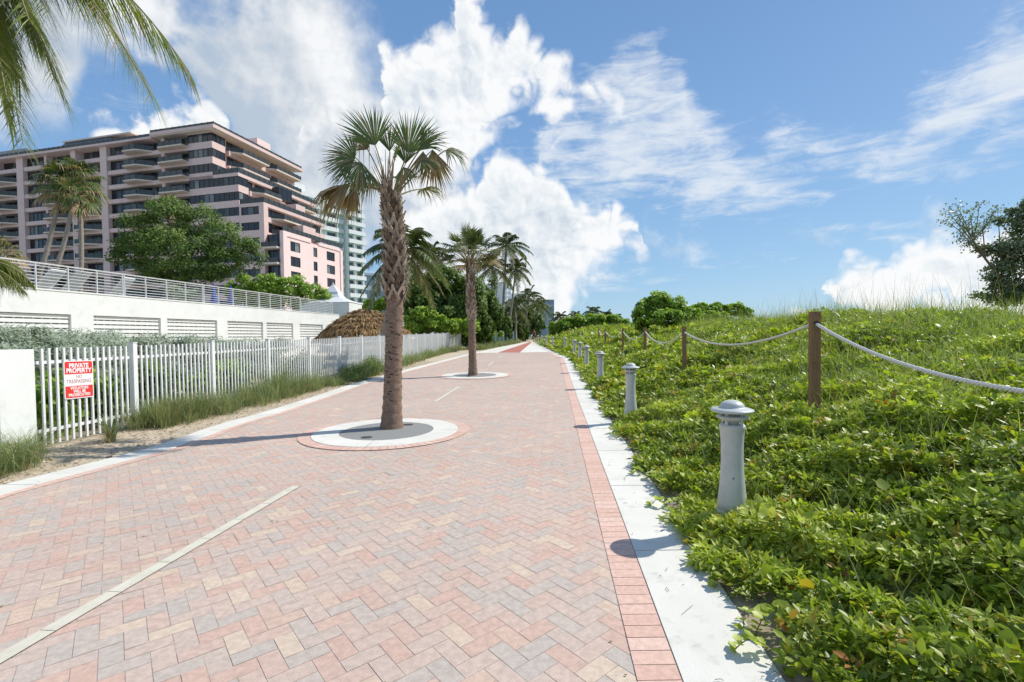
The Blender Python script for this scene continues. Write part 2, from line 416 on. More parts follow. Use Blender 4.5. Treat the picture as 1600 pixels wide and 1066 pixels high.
# ================================================================== LIGHT AND SKY
SUN_AZ = math.atan2(.94, .33); SUN_EL = R(46)           # azimuth from +Y towards +X
sund = bpy.data.lights.new('sun', 'SUN'); sund.energy = 4.6; sund.angle = R(.53); sund.color = (1, .955, .88)
sun = bpy.data.objects.new('sun', sund); COL.objects.link(sun)
sdir = Vector((math.sin(SUN_AZ)*math.cos(SUN_EL), math.cos(SUN_AZ)*math.cos(SUN_EL), math.sin(SUN_EL)))
sun.rotation_euler = sdir.to_track_quat('Z', 'Y').to_euler(); sun.location = (20, 10, 40)
w = bpy.data.worlds.new('World'); SC.world = w; w.use_nodes = True; nt = w.node_tree; nt.nodes.clear(); T = NT(nt)
sky = T.n('ShaderNodeTexSky', sky_type='NISHITA'); sky.sun_disc = False; sky.sun_elevation = SUN_EL; sky.sun_rotation = SUN_AZ
sky.air_density = 1.0; sky.dust_density = .6; sky.ozone_density = 2.0
tc = T.n('ShaderNodeTexCoord'); DV = tc.outputs['Generated']
sep = T.n('ShaderNodeSeparateXYZ'); T.l(DV, sep.inputs[0]); sx, sy, sz = sep.outputs
az = T.m('ARCTAN2', sx, sy); el = T.m('ARCSINE', T.m('MAXIMUM', T.m('MINIMUM', sz, 1.0), -1.0))
def azel(px, py): r = ray(px, py); r = r/np.linalg.norm(r); return math.atan2(r[0], r[1]), math.asin(r[2])
# cloud banks are laid out by compass bearing: for each bearing a curve gives the elevation of the bank's top and foot
AZ0, AZS, ELS = -.95, 1.9, .75
puff = T.noise(DV, 11, 8, .56); big = T.noise(DV, 4.5, 2, .5)
tb = T.m('ADD', T.m('DIVIDE', T.m('SUBTRACT', az, AZ0), AZS), T.m('ADD', T.m('MULTIPLY', T.m('SUBTRACT', puff, .5), .07), T.m('MULTIPLY', T.m('SUBTRACT', big, .5), .09)), clamp=True)
def curves(*profs):
    nd = T.n('ShaderNodeRGBCurve'); cc = T.n('ShaderNodeCombineColor'); [T.l(tb, cc.inputs[i]) for i in range(3)]
    T.l(cc.outputs[0], nd.inputs['Color']); mp = nd.mapping
    for ch, pr in enumerate(profs):
        pts = []
        for x, val, kind in pr:
            if kind == 'y': A, E = azel(x, val); E = E/ELS+.1
            else: A, _ = azel(x, 300); E = val/F_PX/ELS
            pts.append(((A-AZ0)/AZS, max(0, min(1, E))))
        pts.sort(); cu = mp.curves[ch]
        cu.points[0].location = (0, pts[0][1]); cu.points[1].location = (1, pts[-1][1])
        for p in pts:
            if 0.004 < p[0] < .996: cu.points.new(p[0], p[1])
        for p in cu.points: p.handle_type = 'VECTOR'
    mp.update(); sp_ = T.n('ShaderNodeSeparateColor'); T.l(nd.outputs[0], sp_.inputs[0]); return sp_.outputs
Y = lambda l: [(x, y, 'y') for x, y in l]
H = lambda l: [(x, h, 'h') for x, h in l]
Atop = Y([(90, 330), (110, 235), (140, 195), (200, 178), (222, 135), (250, 116), (278, 135), (300, 185), (310, 300), (430, 300), (470, 160), (500, 150), (545, 165), (560, 300), (583, 260), (588, 110), (606, 60), (640, 56), (662, 28), (704, 22), (714, -40), (748, -40), (765, 28), (800, 50), (814, 22), (836, 44), (858, 80), (885, 84), (904, 120), (930, 104), (952, 122), (968, 160), (985, 260), (1000, 300)])
Abot = Y([(90, 300), (300, 330), (310, 290), (430, 290), (470, 205), (550, 215), (583, 330), (640, 330), (700, 320), (738, 262), (775, 215), (820, 180), (900, 190), (960, 185), (985, 190)])
Btop = Y([(560, 480), (590, 350), (640, 315), (700, 298), (742, 280), (765, 250), (790, 226), (815, 238), (840, 252), (862, 240), (880, 275), (905, 312), (935, 328), (960, 325), (1000, 332), (1018, 350), (1030, 460), (1200, 500), (1215, 474), (1235, 476), (1250, 500), (1275, 500), (1290, 428), (1312, 420), (1338, 402), (1370, 398), (1398, 406), (1420, 385), (1450, 368), (1500, 362), (1560, 350), (1650, 340), (1720, 480)])
Bbot = Y([(560, 540), (860, 540), (905, 470), (950, 420), (1000, 372), (1030, 350), (1040, 490), (1270, 500), (1720, 540)])
Gtop = Y([(-200, -300), (470, -300), (510, -120), (560, 0), (600, 60), (650, 130), (700, 215), (740, 260), (790, 420)])
Gbot = Y([(-200, 260), (60, 235), (105, 215), (128, 110), (170, 88), (205, 92), (235, 115), (265, 170), (310, 300), (370, 430), (700, 440), (760, 400), (800, 400)])
W1c = Y([(860, 230), (960, 205), (1050, 190), (1090, 250), (1150, 288), (1300, 305)]); W1h = H([(840, 0), (880, 70), (960, 100), (1050, 95), (1095, 75), (1150, 45), (1280, 22), (1310, 0)])
W2c = Y([(1190, 205), (1260, 225), (1300, 252), (1350, 266), (1400, 245), (1450, 200), (1520, 150), (1600, 110), (1750, 40)]); W2h = H([(1175, 0), (1200, 18), (1230, 22), (1260, 16), (1300, 30), (1350, 28), (1400, 38), (1450, 46), (1600, 60), (1750, 50)])
W3c = Y([(960, 440), (1060, 432), (1340, 354), (1465, 352), (1500, 235), (1600, 200), (1750, 160)]); W3h = H([(900, 16), (1010, 14), (1075, 0), (1335, 0), (1370, 12), (1440, 10), (1475, 0), (1500, 0), (1530, 16), (1750, 30)])
cA = curves(Atop, Abot, Btop); cB = curves(Bbot, Gtop, Gbot); cC = curves(W1c, W1h, W2c); cD = curves(W2h, W3c, W3h)
EL = T.m('MULTIPLY_ADD', el, 1/ELS, .1)
def band(top, bot, ktop, kbot): return T.m('MINIMUM', T.m('MULTIPLY', T.m('SUBTRACT', top, EL), ktop), T.m('MULTIPLY', T.m('SUBTRACT', EL, bot), kbot))
def strip(c, h): return T.m('MINIMUM', 1.0, T.m('MULTIPLY', T.m('SUBTRACT', T.m('SUBTRACT', h, T.m('ABSOLUTE', T.m('SUBTRACT', EL, c))), .008), 16.0))
def shift(vec, d):
    nd = T.n('ShaderNodeVectorMath', operation='ADD'); T.l(vec, nd.inputs[0]); nd.inputs[1].default_value = d; return nd.outputs[0]
ld = Vector((.72, .1, .66)).normalized()
puffL = T.noise(shift(DV, tuple(ld*.02)), 11, 5, .56)
b0 = T.m('ABSOLUTE', T.m('SUBTRACT', T.noise(DV, 17, 1, .5, .6), .5)); b0L = T.m('ABSOLUTE', T.m('SUBTRACT', T.noise(shift(DV, tuple(ld*.012)), 17, 1, .5, .6), .5))
b1 = T.m('ABSOLUTE', T.m('SUBTRACT', T.noise(DV, 40, 2, .5, .5), .5)); b1L = T.m('ABSOLUTE', T.m('SUBTRACT', T.noise(shift(DV, tuple(ld*.006)), 40, 2, .5, .5), .5))
cum = T.m('MAXIMUM', band(cA[0], cA[1], 9, 5), band(cA[2], cB[0], 9, 5))
cumc = T.m('MINIMUM', cum, 1.2)
cf = T.m('ADD', cumc, T.m('ADD', T.m('MULTIPLY', T.m('SUBTRACT', puff, .5), 1.15), T.m('ADD', T.m('MULTIPLY', b0, 1.5), T.m('MULTIPLY', T.m('SUBTRACT', b1, .1), .45))))
cmask = T.smooth(cf, .02, .52)
rel = T.m('ADD', T.m('MULTIPLY', T.m('SUBTRACT', puff, puffL), 1.6), T.m('ADD', T.m('MULTIPLY', T.m('SUBTRACT', b0, b0L), 1.0), T.m('MULTIPLY', T.m('SUBTRACT', b1, b1L), .45)))
core = T.smooth(T.m('ADD', cumc, T.m('MULTIPLY', T.m('SUBTRACT', big, .5), 2.2)), .25, 1.5)
lit = T.m('ADD', T.m('SUBTRACT', .92, T.m('MULTIPLY', core, .42)), rel, clamp=True)
ccol = T.ramp(lit, [(0, (.46, .54, .65)), (.35, (.64, .71, .79)), (.62, (.82, .87, .91)), (.88, (.97, .98, .99))])
gr = T.m('MINIMUM', band(cB[1], cB[2], 3.5, 5), .8)
gm = T.smooth(T.m('ADD', T.m('MULTIPLY', gr, .85), T.m('ADD', T.m('MULTIPLY', T.m('SUBTRACT', puff, .5), 1.6), T.m('MULTIPLY', T.m('SUBTRACT', big, .5), .8))), -.12, .55)
gtone = T.m('ADD', T.m('ADD', .5, T.m('MULTIPLY', T.m('SUBTRACT', big, .5), 2.6)), T.m('MULTIPLY', T.m('SUBTRACT', puff, puffL), 2.2), clamp=True)
gcol = T.ramp(gtone, [(0, (.50, .59, .70)), (.35, (.66, .71, .77)), (.62, (.80, .83, .86)), (.95, (.96, .97, .98))])
mp = T.n('ShaderNodeMapping'); mp.inputs['Scale'].default_value = (3.0, 3.0, 13); mp.inputs['Rotation'].default_value = (0, R(20), 0); T.l(DV, mp.inputs[0])
w1 = T.noise(mp.outputs[0], 4.0, 8, .64, .5)
wis = T.m('MAXIMUM', strip(cC[0], cC[1]), T.m('MAXIMUM', strip(cC[2], cD[0]), strip(cD[1], cD[2])))
wis = T.m('MAXIMUM', wis, -1.6)
wf = T.m('ADD', T.m('MULTIPLY', wis, .55), T.m('ADD', T.m('MULTIPLY', T.m('SUBTRACT', w1, .5), 2.4), T.m('MULTIPLY', T.m('SUBTRACT', puff, .5), 1.5)))
wm = T.m('MULTIPLY', T.smooth(wf, -.25, 1.0), .80)
grad = T.ramp(T.m('DIVIDE', el, .9, clamp=True), [(0, (.42, .68, .90)), (.14, (.31, .57, .87)), (.40, (.225, .44, .79)), (.62, (.175, .36, .69)), (1, (.13, .28, .60))])
SKYS = .11
skc = T.mix(1.0, sky.outputs[0], (SKYS, SKYS, SKYS), 'MULTIPLY')
c = T.mix(.72, skc, grad)
c = T.mix(wm, c, (.86, .90, .94))
c = T.mix(T.m('MULTIPLY', gm, .95), c, gcol)
c = T.mix(T.m('MULTIPLY', cmask, .98), c, ccol)
bg = T.n('ShaderNodeBackground'); T.l(c, bg.inputs[0]); bg.inputs[1].default_value = 1.0
ou = T.n('ShaderNodeOutputWorld'); T.l(bg.outputs[0], ou.inputs[0])
SC.view_settings.view_transform = 'Standard'; SC.view_settings.look = 'None'; SC.view_settings.exposure = 0; SC.view_settings.gamma = 1
# ================================================================== FENCE, PIER, SIGN, WALL, RAILING
m_wpaint = surf('white_paint', (.78, .78, .76), (.72, .72, .70), 5, .45, .1, 60, dirt=((.45, .42, .34), 6, .25))
m_wallw = surf('white_stucco', (.76, .77, .735), (.70, .71, .68), 1.2, .9, .35, 90, dirt=((.48, .47, .40), 2.2, .4), vary=.1)
m_rail = surf('pale_grey_metal', (.60, .61, .59), (.52, .53, .51), 8, .45, .1, 80)
m_recess = surf('recess_grey', (.74, .77, .72), (.68, .71, .66), 3, .9)
FP = [G(60, 701), G(330, 640.5), G(520, 598), G(606, 576)]
FP += [np.array([-5.75, 28., 0]), np.array([-5.3, 36., 0]), np.array([-4.6, 44., 0])]
for p in FP: p[2] = float(gz(p[1]))
fx = lambda y: float(interp(FP, y))
FH = 1.50
fence = empty('picket_fence', (fx(7.2), 7.2, 0), 'long white metal picket fence running beside the brick path', 'fence')
y = FP[0][1]+.02; bay = 0
posty = []
PB = []
dfirst = G(210, 667)[1]
y0 = FP[0][1]+.03; ystart = 8.75
py = ystart
while py < 44: posty.append(py); py += 1.98
ends = [y0]+posty+[44.0]
for b, (ya, yb) in enumerate(zip(ends[:-1], ends[1:])):
    mb = MB(); yy = ya+.06
    while yy < yb-.05:
        x = fx(yy); z = float(gz(yy)); jit = random.uniform(-.004, .004)
        mb.box(x-.012+jit, x+.013+jit, yy-.017, yy+.017, z+.03, z+FH+random.uniform(-.004, .004)); yy += .108
    mb.build('picket_panel', m_wpaint, fence)
    for h in (.22, FH-.24):
        mb = MB(); xa, xb, za, zb = fx(ya), fx(yb), float(gz(ya)), float(gz(yb))
        P = [(xa-.05, ya, za+h), (xa-.0125, ya, za+h), (xb-.0125, yb, zb+h), (xb-.05, yb, zb+h)]
        mb.box8(P+[(p[0], p[1], p[2]+.05) for p in P]); mb.build('rail', m_wpaint, fence)
for py in posty:
    mb = MB(); x, z = fx(py), float(gz(py)); mb.box(x-.05, x+.04, py-.045, py+.045, z-.1, z+FH+.045)
    mb.box(x-.058, x+.048, py-.053, py+.053, z+FH+.045, z+FH+.06); mb.build('post', m_wpaint, fence)
# masonry pier
c = G(60, 716); c2 = D(0, 716, 0); 
pr = empty('gate_pier', (c[0]-.3, c[1]+.2, 0), 'broad white stucco pier at the near end of the white picket fence', 'pier')
mb = MB(); cx, cy = c[0], c[1]; dx = np.array([-.985, .17]); dy = np.array([.17, .985])
def pf(a, b, z): return (cx+dx[0]*a+dy[0]*b, cy+dx[1]*a+dy[1]*b, z)
mb.box(cx-.52, cx, cy-.47, cy, -.2, 1.50); ob = mb.build('pillar', m_wallw, pr)
bv_ = ob.modifiers.new('b', 'BEVEL'); bv_.width = .008; bv_.segments = 2

# sign
m_sred = surf('sign_red', (.74, .045, .03), (.68, .04, .03), 4, .35); m_swhite = surf('sign_white', (.85, .84, .83), (.8, .79, .78), 4, .35)
m_sgrey = surf('sign_dark_red', (.42, .13, .14), (.38, .12, .13), 4, .4)
A = D(98, 592, 1); ya = None
ray98, ray143 = ray(97.5, 592), ray(143.5, 592)
def onfence(r):
    y = 7.
    for _ in range(50): y = fx(y+.0)/r[0] if abs(r[0]) > 0 else y
    return y
yA, yB = onfence(ray98), onfence(ray143)
xo = .026
top = 1.6+ray(120, 563)[2]*(yA+yB)/2
sg = empty('warning_sign', (fx(yA), yA, top-.3), 'red and white private property sign fixed to the white picket fence', 'sign')
Wd = math.hypot(fx(yB)-fx(yA), yB-yA); Hd = .61; print('sign', yA, yB, Wd, top)
tx = np.array([fx(yB)-fx(yA), yB-yA])/Wd
def sf(u, v, o): return (fx(yA)+tx[0]*u+tx[1]*(xo+o), yA+tx[1]*u-tx[0]*(xo+o), top-Hd+v-.012*u/Wd)
def rrect(x0, x1, y0_, y1_, r, corners=(1, 1, 1, 1)):
    P = []
    for (cx_, cy_, a0, on) in ((x1-r, y0_+r, -90, corners[0]), (x1-r, y1_-r, 0, corners[1]), (x0+r, y1_-r, 90, corners[2]), (x0+r, y0_+r, 180, corners[3])):
        if not on: P.append((cx_+(r if a0 in (-90, 0) else -r), cy_+(r if a0 in (0, 90) else -r))); continue
        for k in range(6): t = R(a0+k*18); P.append((cx_+r*math.cos(t), cy_+r*math.sin(t)))
    return P
def plate(poly, z0, z1, m, name):
    mb = MB(); mb.prism(poly, z0, z1, fr=sf); return mb.build(name, m, sg)
Ws = Wd
plate(rrect(0, Ws, 0, Hd, .03), 0, .003, m_swhite, 'board')
plate(rrect(.014, Ws-.014, Hd*.645, Hd-.014, .022, (0, 1, 1, 0)), .003, .0036, m_sred, 'red_panel')
plate(rrect(.014, Ws-.014, .014, Hd*.335, .022, (1, 0, 0, 1)), .003, .0036, m_sred, 'red_panel')
def text(body, u, v, size, m, wid=None, off=.0045, bold=.0):
    cu = bpy.data.curves.new('lettering', 'FONT'); cu.body = body; cu.size = size; cu.align_x = 'CENTER'; cu.align_y = 'CENTER'; cu.extrude = .0006; cu.offset = bold
    o = bpy.data.objects.new('lettering_src', cu); COL.objects.link(o); bpy.context.view_layer.update()
    me = bpy.data.meshes.new_from_object(o.evaluated_get(bpy.context.evaluated_depsgraph_get())); COL.objects.unlink(o); bpy.data.objects.remove(o)
    xs_ = [q.co.x for q in me.vertices]; sc = (wid/(max(xs_)-min(xs_))) if wid else 1
    for q in me.vertices: q.co = Vector(sf(u+q.co.x*sc, v+q.co.y, off+q.co.z))
    me.materials.clear(); me.materials.append(m); t = bpy.data.objects.new('lettering', me); COL.objects.link(t); t.parent = sg; t.matrix_parent_inverse = sg.matrix_basis.inverted()
text('PRIVATE', Ws/2, Hd*.865, .098, m_swhite, Ws*.66, bold=.0035); text('PROPERTY', Ws/2, Hd*.735, .098, m_swhite, Ws*.86, bold=.0035)
text('NO', Ws/2, Hd*.575, .075, m_sgrey, Ws*.18, off=.0036); text('TRESPASSING', Ws/2, Hd*.45, .085, m_sgrey, Ws*.84, off=.0036)
text('VIOLATORS', Ws/2, Hd*.275, .062, m_swhite, Ws*.62, bold=.002); text('WILL BE', Ws/2, Hd*.185, .062, m_swhite, Ws*.42, bold=.002); text('PROSECUTED', Ws/2, Hd*.095, .062, m_swhite, Ws*.74, bold=.002)

# terrace retaining wall, with grille openings
WZ = 3.68
wx = lambda y: -21.37+.1337*y
def wf(y, o, z): return (wx(y)+o*.991, y-o*.1337, z)
wall = empty('retaining_wall', (wx(20), 20, 0), 'long white terrace wall with a row of grille openings beyond the fence', 'wall')
op = []
def wall_y(px): r = ray(px, 490); return 21.37/(.1337-r[0]) if True else 0
for a, b in ((-170, -40), (-22, 111), (146, 251), (261, 339), (355, 410.5), (416, 457.5), (468, 504)): op.append((wall_y(a), wall_y(b)))
ZO, ZB = 2.74, 1.55; yS, yE = 9.5, 43.2
mb = MB()
def wbox(ya, yb, o0, o1, z0, z1, m=0, tgt=None): (tgt or mb).box8([wf(ya, o0, z0), wf(ya, o1, z0), wf(yb, o1, z0), wf(yb, o0, z0), wf(ya, o0, z1), wf(ya, o1, z1), wf(yb, o1, z1), wf(yb, o0, z1)], m)
wbox(yS, yE, -.35, 0, ZO, WZ); wbox(yS, yE, -.35, 0, -.3, ZB)
cur = yS
for a, b in op:
    a = max(a, yS)
    if b < yS: continue
    if a > cur: wbox(cur, a, -.35, 0, ZB, ZO)
    cur = b
wbox(cur, yE, -.35, 0, ZB, ZO); mb.build('wall_body', m_wallw, wall)
mb = MB(); wbox(yS, yE, -.38, .03, WZ, WZ+.06); mb.build('coping', m_wallw, wall)
mb = MB(); wbox(yS, yE, -.45, -.30, ZB, ZO); mb.build('recess_back', m_recess, wall)
for a, b in op:
    if b < yS: continue
    a = max(a, yS); mb = MB(); nz = 6; nyy = max(4, int((b-a)/.30))
    for k in range(nz): z = ZB+(ZO-ZB)*(k+.5)/nz; wbox(a, b, -.16, -.10, z-.07, z+.07)
    for k in range(nyy+1): yy = a+(b-a)*k/nyy; wbox(max(a, yy-.03), min(b, yy+.03), -.19, -.17, ZB, ZO)
    mb.build('grille', m_wallw, wall)
# terrace floor
m_terr = surf('terrace_paving', (.45, .43, .38), (.38, .36, .31), 1.0, .9, .2, 40)
mb = MB(); P = [wf(yS-15, -.4, 3.5), wf(yE, -.4, 3.5), wf(yE, -.4, 3.5), (-20, 150, 3.5), (-260, 200, 3.5), (-260, -10, 3.5)]
mb.quad([P[0], P[1], P[3], P[4], P[5]]); struct(mb.build('terrace', m_terr))
mb = MB(); mb.box(-40, -15.7, 43.25, 43.6, -.3, 3.5); mb.build('w', m_wallw)
bpy.data.objects['w'].name = 'terrace_end_wall'; tag(bpy.data.objects['terrace_end_wall'], 'white end wall closing the terrace behind the thatched roof', 'wall')
# railing
rl = empty('terrace_railing', (wx(20), 20, WZ), 'pale metal railing with horizontal bars along the top of the terrace wall', 'railing')
ry = [17.9+1.22*k for k in range(-6, 21)]
for k, yy in enumerate(ry):
    mb = MB(); 
    for d_ in ((0, .09) if k % 4 == 2 else (0,)): wbox(yy+d_-.02, yy+d_+.02, -.24, -.18, WZ+.06, WZ+1.07)
    mb.build('post', m_rail, rl)
for k in range(7):
    mb = MB(); z = WZ+.17+k*.135; wbox(ry[0], ry[-1], -.222, -.198, z-.014, z+.014); mb.build('bar', m_rail, rl)
mb = MB(); wbox(ry[0], ry[-1], -.25, -.17, WZ+1.07, WZ+1.12); mb.build('top_rail', m_rail, rl)

# stacked white loungers on the terrace
m_resin = surf('white_resin', (.78, .77, .72), (.7, .69, .64), 3, .5)
for i, (px, dd, lab) in enumerate(((62, 21.0, 'leftmost white slatted lounger with raised back on the terrace'), (104, 21.6, 'white slatted lounger in the middle of the three on the terrace'), (176, 24.0, 'white slatted lounger behind the double railing post on the terrace'))):
    p = D(px, 440, dd); e_ = empty('sun_lounger', (p[0], p[1], 3.5), lab, 'lounger', 'white loungers behind the terrace railing')
    fr = MB(); bx_ = p[0]; by_ = p[1]
    for s_ in (-.32, .32): fr.box(bx_-.9, bx_+.6, by_+s_-.03, by_+s_+.03, 3.78, 3.86)
    fr.build('frame', m_resin, e_)
    bk = MB()
    for k in range(9):
        t = k/8; X_, Z_ = bx_+.1+.72*t, 3.88+.78*t; bk.box8([(X_-.03, by_-.36, Z_-.02), (X_+.05, by_-.36, Z_+.05), (X_+.05, by_+.36, Z_+.05), (X_-.03, by_+.36, Z_-.02), (X_-.06, by_-.36, Z_+.02), (X_+.02, by_-.36, Z_+.09), (X_+.02, by_+.36, Z_+.09), (X_-.06, by_+.36, Z_+.02)])
    bk.build('backrest', m_resin, e_)
    st_ = MB()
    for k in range(8): st_.box(bx_-.9+.12*k, bx_-.82+.12*k, by_-.36, by_+.36, 3.862, 3.89)
    st_.build('seat', m_resin, e_)
    for a_, b_ in ((-.8, -.3), (-.8, .3), (.5, -.3), (.5, .3)):
        lg = MB(); lg.box(bx_+a_-.03, bx_+a_+.03, by_+b_-.025, by_+b_+.025, 3.5, 3.785); lg.build('leg', m_resin, e_)
# closed blue parasols
m_blue = surf('blue_canvas', (.02, .06, .34), (.015, .04, .25), 6, .8, .3, 20)
for i, (px, dd, lab) in enumerate(((333.5, 34, 'closed blue parasol left of the two behind the railing'), (360, 34.6, 'closed blue parasol right of the two behind the railing'))):
    p = D(px, 440, dd); e_ = empty('parasol', (p[0], p[1], 3.5), lab, 'parasol', 'closed blue parasols on the terrace')
    mb = MB(); mb.lathe([(.03, 3.5), (.03, 5.5)], 8, cx=p[0], cy=p[1]); mb.build('pole', m_rail, e_)
    mb = MB(); mb.lathe([(.24, 4.0), (.23, 4.3), (.17, 4.7), (.10, 5.1), (.05, 5.45), (.01, 5.6)], 10, cx=p[0], cy=p[1]); mb.build('canopy', m_blue, e_, True)
# white pagoda tent
p = D(521, 462, 46); e_ = empty('pagoda_tent', (p[0], p[1], 3.5), 'white pointed tent roof standing beyond the terrace railing', 'tent')
mb = MB(); hw = 2.3
prof = [(2.3, 4.9), (1.6, 5.15), (.95, 5.45), (.7, 5.75), (.62, 6.0), (.35, 6.35), (.1, 6.7), (.02, 6.95)]
for r, z in prof:
    for s_ in ((-1, -1), (1, -1), (1, 1), (-1, 1)): mb.v.append((p[0]+s_[0]*r, p[1]+s_[1]*r, z))
for i in range(len(prof)-1):
    for k in range(4): mb.face([i*4+k, i*4+(k+1) % 4, i*4+4+(k+1) % 4, i*4+4+k])
mb.build('roof', m_swhite, e_)
mb = MB(); mb.box(p[0]-2.25, p[0]+2.25, p[1]-2.25, p[1]+2.25, 3.5, 4.88); mb.build('side_curtain', m_recess, e_)

# thatched hut
m_thatch = surf('thatch', (.3, .18, .07), None, 9, .95, .4, 40, [(0, (.10, .055, .02)), (.4, (.26, .15, .055)), (.8, (.42, .27, .12)), (1, (.55, .40, .21))], 'v')
m_wood = surf('weathered_timber', (.22, .115, .05), (.14, .07, .03), 10, .8, .7, 50, stretch=(6, 6, .6))
hc = np.array([-9.95, 32.5]); 
e_ = empty('thatched_hut', (hc[0], hc[1], 0), 'round hut with a brown palm thatch roof behind the white fence', 'hut')
RX, RY, ZT, ZE = 3.35, 2.9, 3.5, 1.5
def roofz(r): return ZE+(ZT-ZE)*(1-r**1.65)
mb = MB(); NN = 32
for i in range(8):
    for k in range(NN):
        a0, a1 = 2*math.pi*k/NN, 2*math.pi*(k+1)/NN; r0, r1 = i/8*.97, (i+1)/8*.97
        P = [(r0, a0), (r1, a0), (r1, a1), (r0, a1)]
        mb.quad([(hc[0]+RX*r*math.cos(t), hc[1]+RY*r*math.sin(t), roofz(r)-.12) for r, t in P], 0, .1)
mb.build('roof_underlay', m_thatch, e_)
n = 15000; r = np.sqrt(RNG.random(n))*1.0; t = RNG.uniform(0, 2*np.pi, n)
lay = RNG.random(n); zz = ZE+(ZT-ZE)*(1-r**1.65)+RNG.uniform(-.06, .05, n)+.04*np.sin(r*40)
P = np.stack([hc[0]+RX*r*np.cos(t), hc[1]+RY*r*np.sin(t), zz], 1)
sl = (ZT-ZE)*1.65*r**.65/RX; o3 = np.stack([np.cos(t), np.sin(t), -sl-RNG.uniform(0, .35, n)*(r > .8)*2], 1)+RNG.normal(0, .16, (n, 3))
nr = np.stack([sl*np.cos(t), sl*np.sin(t), np.ones(n)], 1)+RNG.normal(0, .35, (n, 3))
V, Fc, m_ = leaves(NARROW, P, o3, nr, RNG.uniform(.22, .5, n)); fast_mesh('thatch', V, Fc, np.repeat(np.clip(RNG.normal(.5, .24, n)+.10*np.sin(r*40), 0, 1), m_), m_thatch, e_)
for a_ in (20, 80, 140, 200, 260, 320):
    mb = MB(); X_, Y_ = hc[0]+2.4*math.cos(R(a_)), hc[1]+2.2*math.sin(R(a_)); mb.tube([(X_, Y_, .2), (X_, Y_, 2.3)], .09, 8); mb.build('post', m_wood, e_)
# ================================================================== BUILDINGS
m_pink = surf('pink_stucco', (.72, .54, .49), (.67, .50, .45), 1.5, .9, .15, 12, dirt=((.42, .30, .28), .5, .35), vary=.08)
m_pinkw = surf('warm_pink_stucco', (.84, .64, .595), (.81, .61, .565), 1.5, .9, .15, 12, vary=.08)
m_soff = surf('cream_slab', (.68, .58, .48), (.62, .53, .43), 1.5, .9)
m_glass = surf('dark_glass', (.1, .1, .1), None, 2, .12, 0, 40, [(0, (.010, .013, .020)), (.6, (.022, .028, .036)), (.85, (.06, .075, .08)), (1, (.20, .22, .21))], 'v', spec=.6)
m_frame = surf('bronze_frame', (.035, .033, .033), (.025, .024, .024), 4, .4)
m_brail = surf('dark_railing', (.05, .055, .055), (.035, .04, .04), 3, .35)
m_grail = surf('smoked_glass_rail', (.055, .066, .066), (.04, .048, .05), 1.3, .2)
m_roofd = surf('dark_sloped_roof', (.13, .135, .13), (.08, .085, .085), 2.2, .4, stretch=(1, 1, 6))
CB = np.array([-58.4, 96.]); WB = np.array([-.972, .235]); UB = np.array([.235, .972])
def fb(a, b, z): p = CB+WB*a+UB*b; return (p[0], p[1], z)
bld = empty('pink_apartment_block', fb(10, 12, 3.5), 'big pink stepped apartment block with dark window bands and balconies', 'building')
H0 = 43.0; FHt = 3.05
def head(k): return H0-FHt*k
KMAX = 12
def windows(name, axis, c0, c1, off, z0, z1, pane=1.15, inner=1, trans=.35):
    """glass band: axis 'a' runs along the front, axis 'b' along the right side; off = plane; inner = direction into the building"""
    mb = MB(); n = max(1, round(abs(c1-c0)/pane))
    fr = (lambda t, o, z: fb(t, o, z)) if axis == 'a' else (lambda t, o, z: fb(o, t, z))
    for i in range(n):
        t0, t1 = c0+(c1-c0)*i/n, c0+(c1-c0)*(i+1)/n; v = random.random()**1.6
        P = [fr(t0, off, z0), fr(t1, off, z0), fr(t1, off, z1), fr(t0, off, z1)]
        mb.quad(P, 0, v)
        if random.random() < trans:
            zt = z1-(z1-z0)*.28; q = off-inner*.03
            mb.box8([fr(t0, q, zt-.04), fr(t1, q, zt-.04), fr(t1, off, zt-.04), fr(t0, off, zt-.04), fr(t0, q, zt+.04), fr(t1, q, zt+.04), fr(t1, off, zt+.04), fr(t0, off, zt+.04)], 1, .4)
    for i in range(n+1):
        t = c0+(c1-c0)*i/n; q = off-inner*.06
        mb.box8([fr(t-.06, q, z0), fr(t+.06, q, z0), fr(t+.06, off, z0), fr(t-.06, off, z0), fr(t-.06, q, z1), fr(t+.06, q, z1), fr(t+.06, off, z1), fr(t-.06, off, z1)], 1, .4)
    for zz in (z0, z1-.1):
        q = off-inner*.055
        mb.box8([fr(c0, q, zz), fr(c1, q, zz), fr(c1, off, zz), fr(c0, off, zz), fr(c0, q, zz+.1), fr(c1, q, zz+.1), fr(c1, off, zz+.1), fr(c0, off, zz+.1)], 1, .4)
    return mb.build(name, [m_glass, m_frame], bld)
def slab_rail(poly_out, z, h=.95, name='balcony_railing', m=None):
    """railing panels along an open polyline (a,b)"""
    mb = MB()
    for (a0, b0), (a1, b1) in zip(poly_out[:-1], poly_out[1:]):
        mb.box8([fb(a0, b0, z), fb(a1, b1, z), fb(a1+.03, b1+.03, z), fb(a0+.03, b0+.03, z), fb(a0, b0, z+h), fb(a1, b1, z+h), fb(a1+.03, b1+.03, z+h), fb(a0+.03, b0+.03, z+h)], 0)
        L = math.hypot(a1-a0, b1-b0); k = max(1, int(L/1.4))
        for i in range(k+1):
            t = i/k; A, B_ = a0+(a1-a0)*t, b0+(b1-b0)*t; mb.box(A-.05, A+.05, B_-.05, B_+.05, z, z+h+.05, 1, fr=fb)
    mb.build(name, [m or m_grail, m_brail], bld)
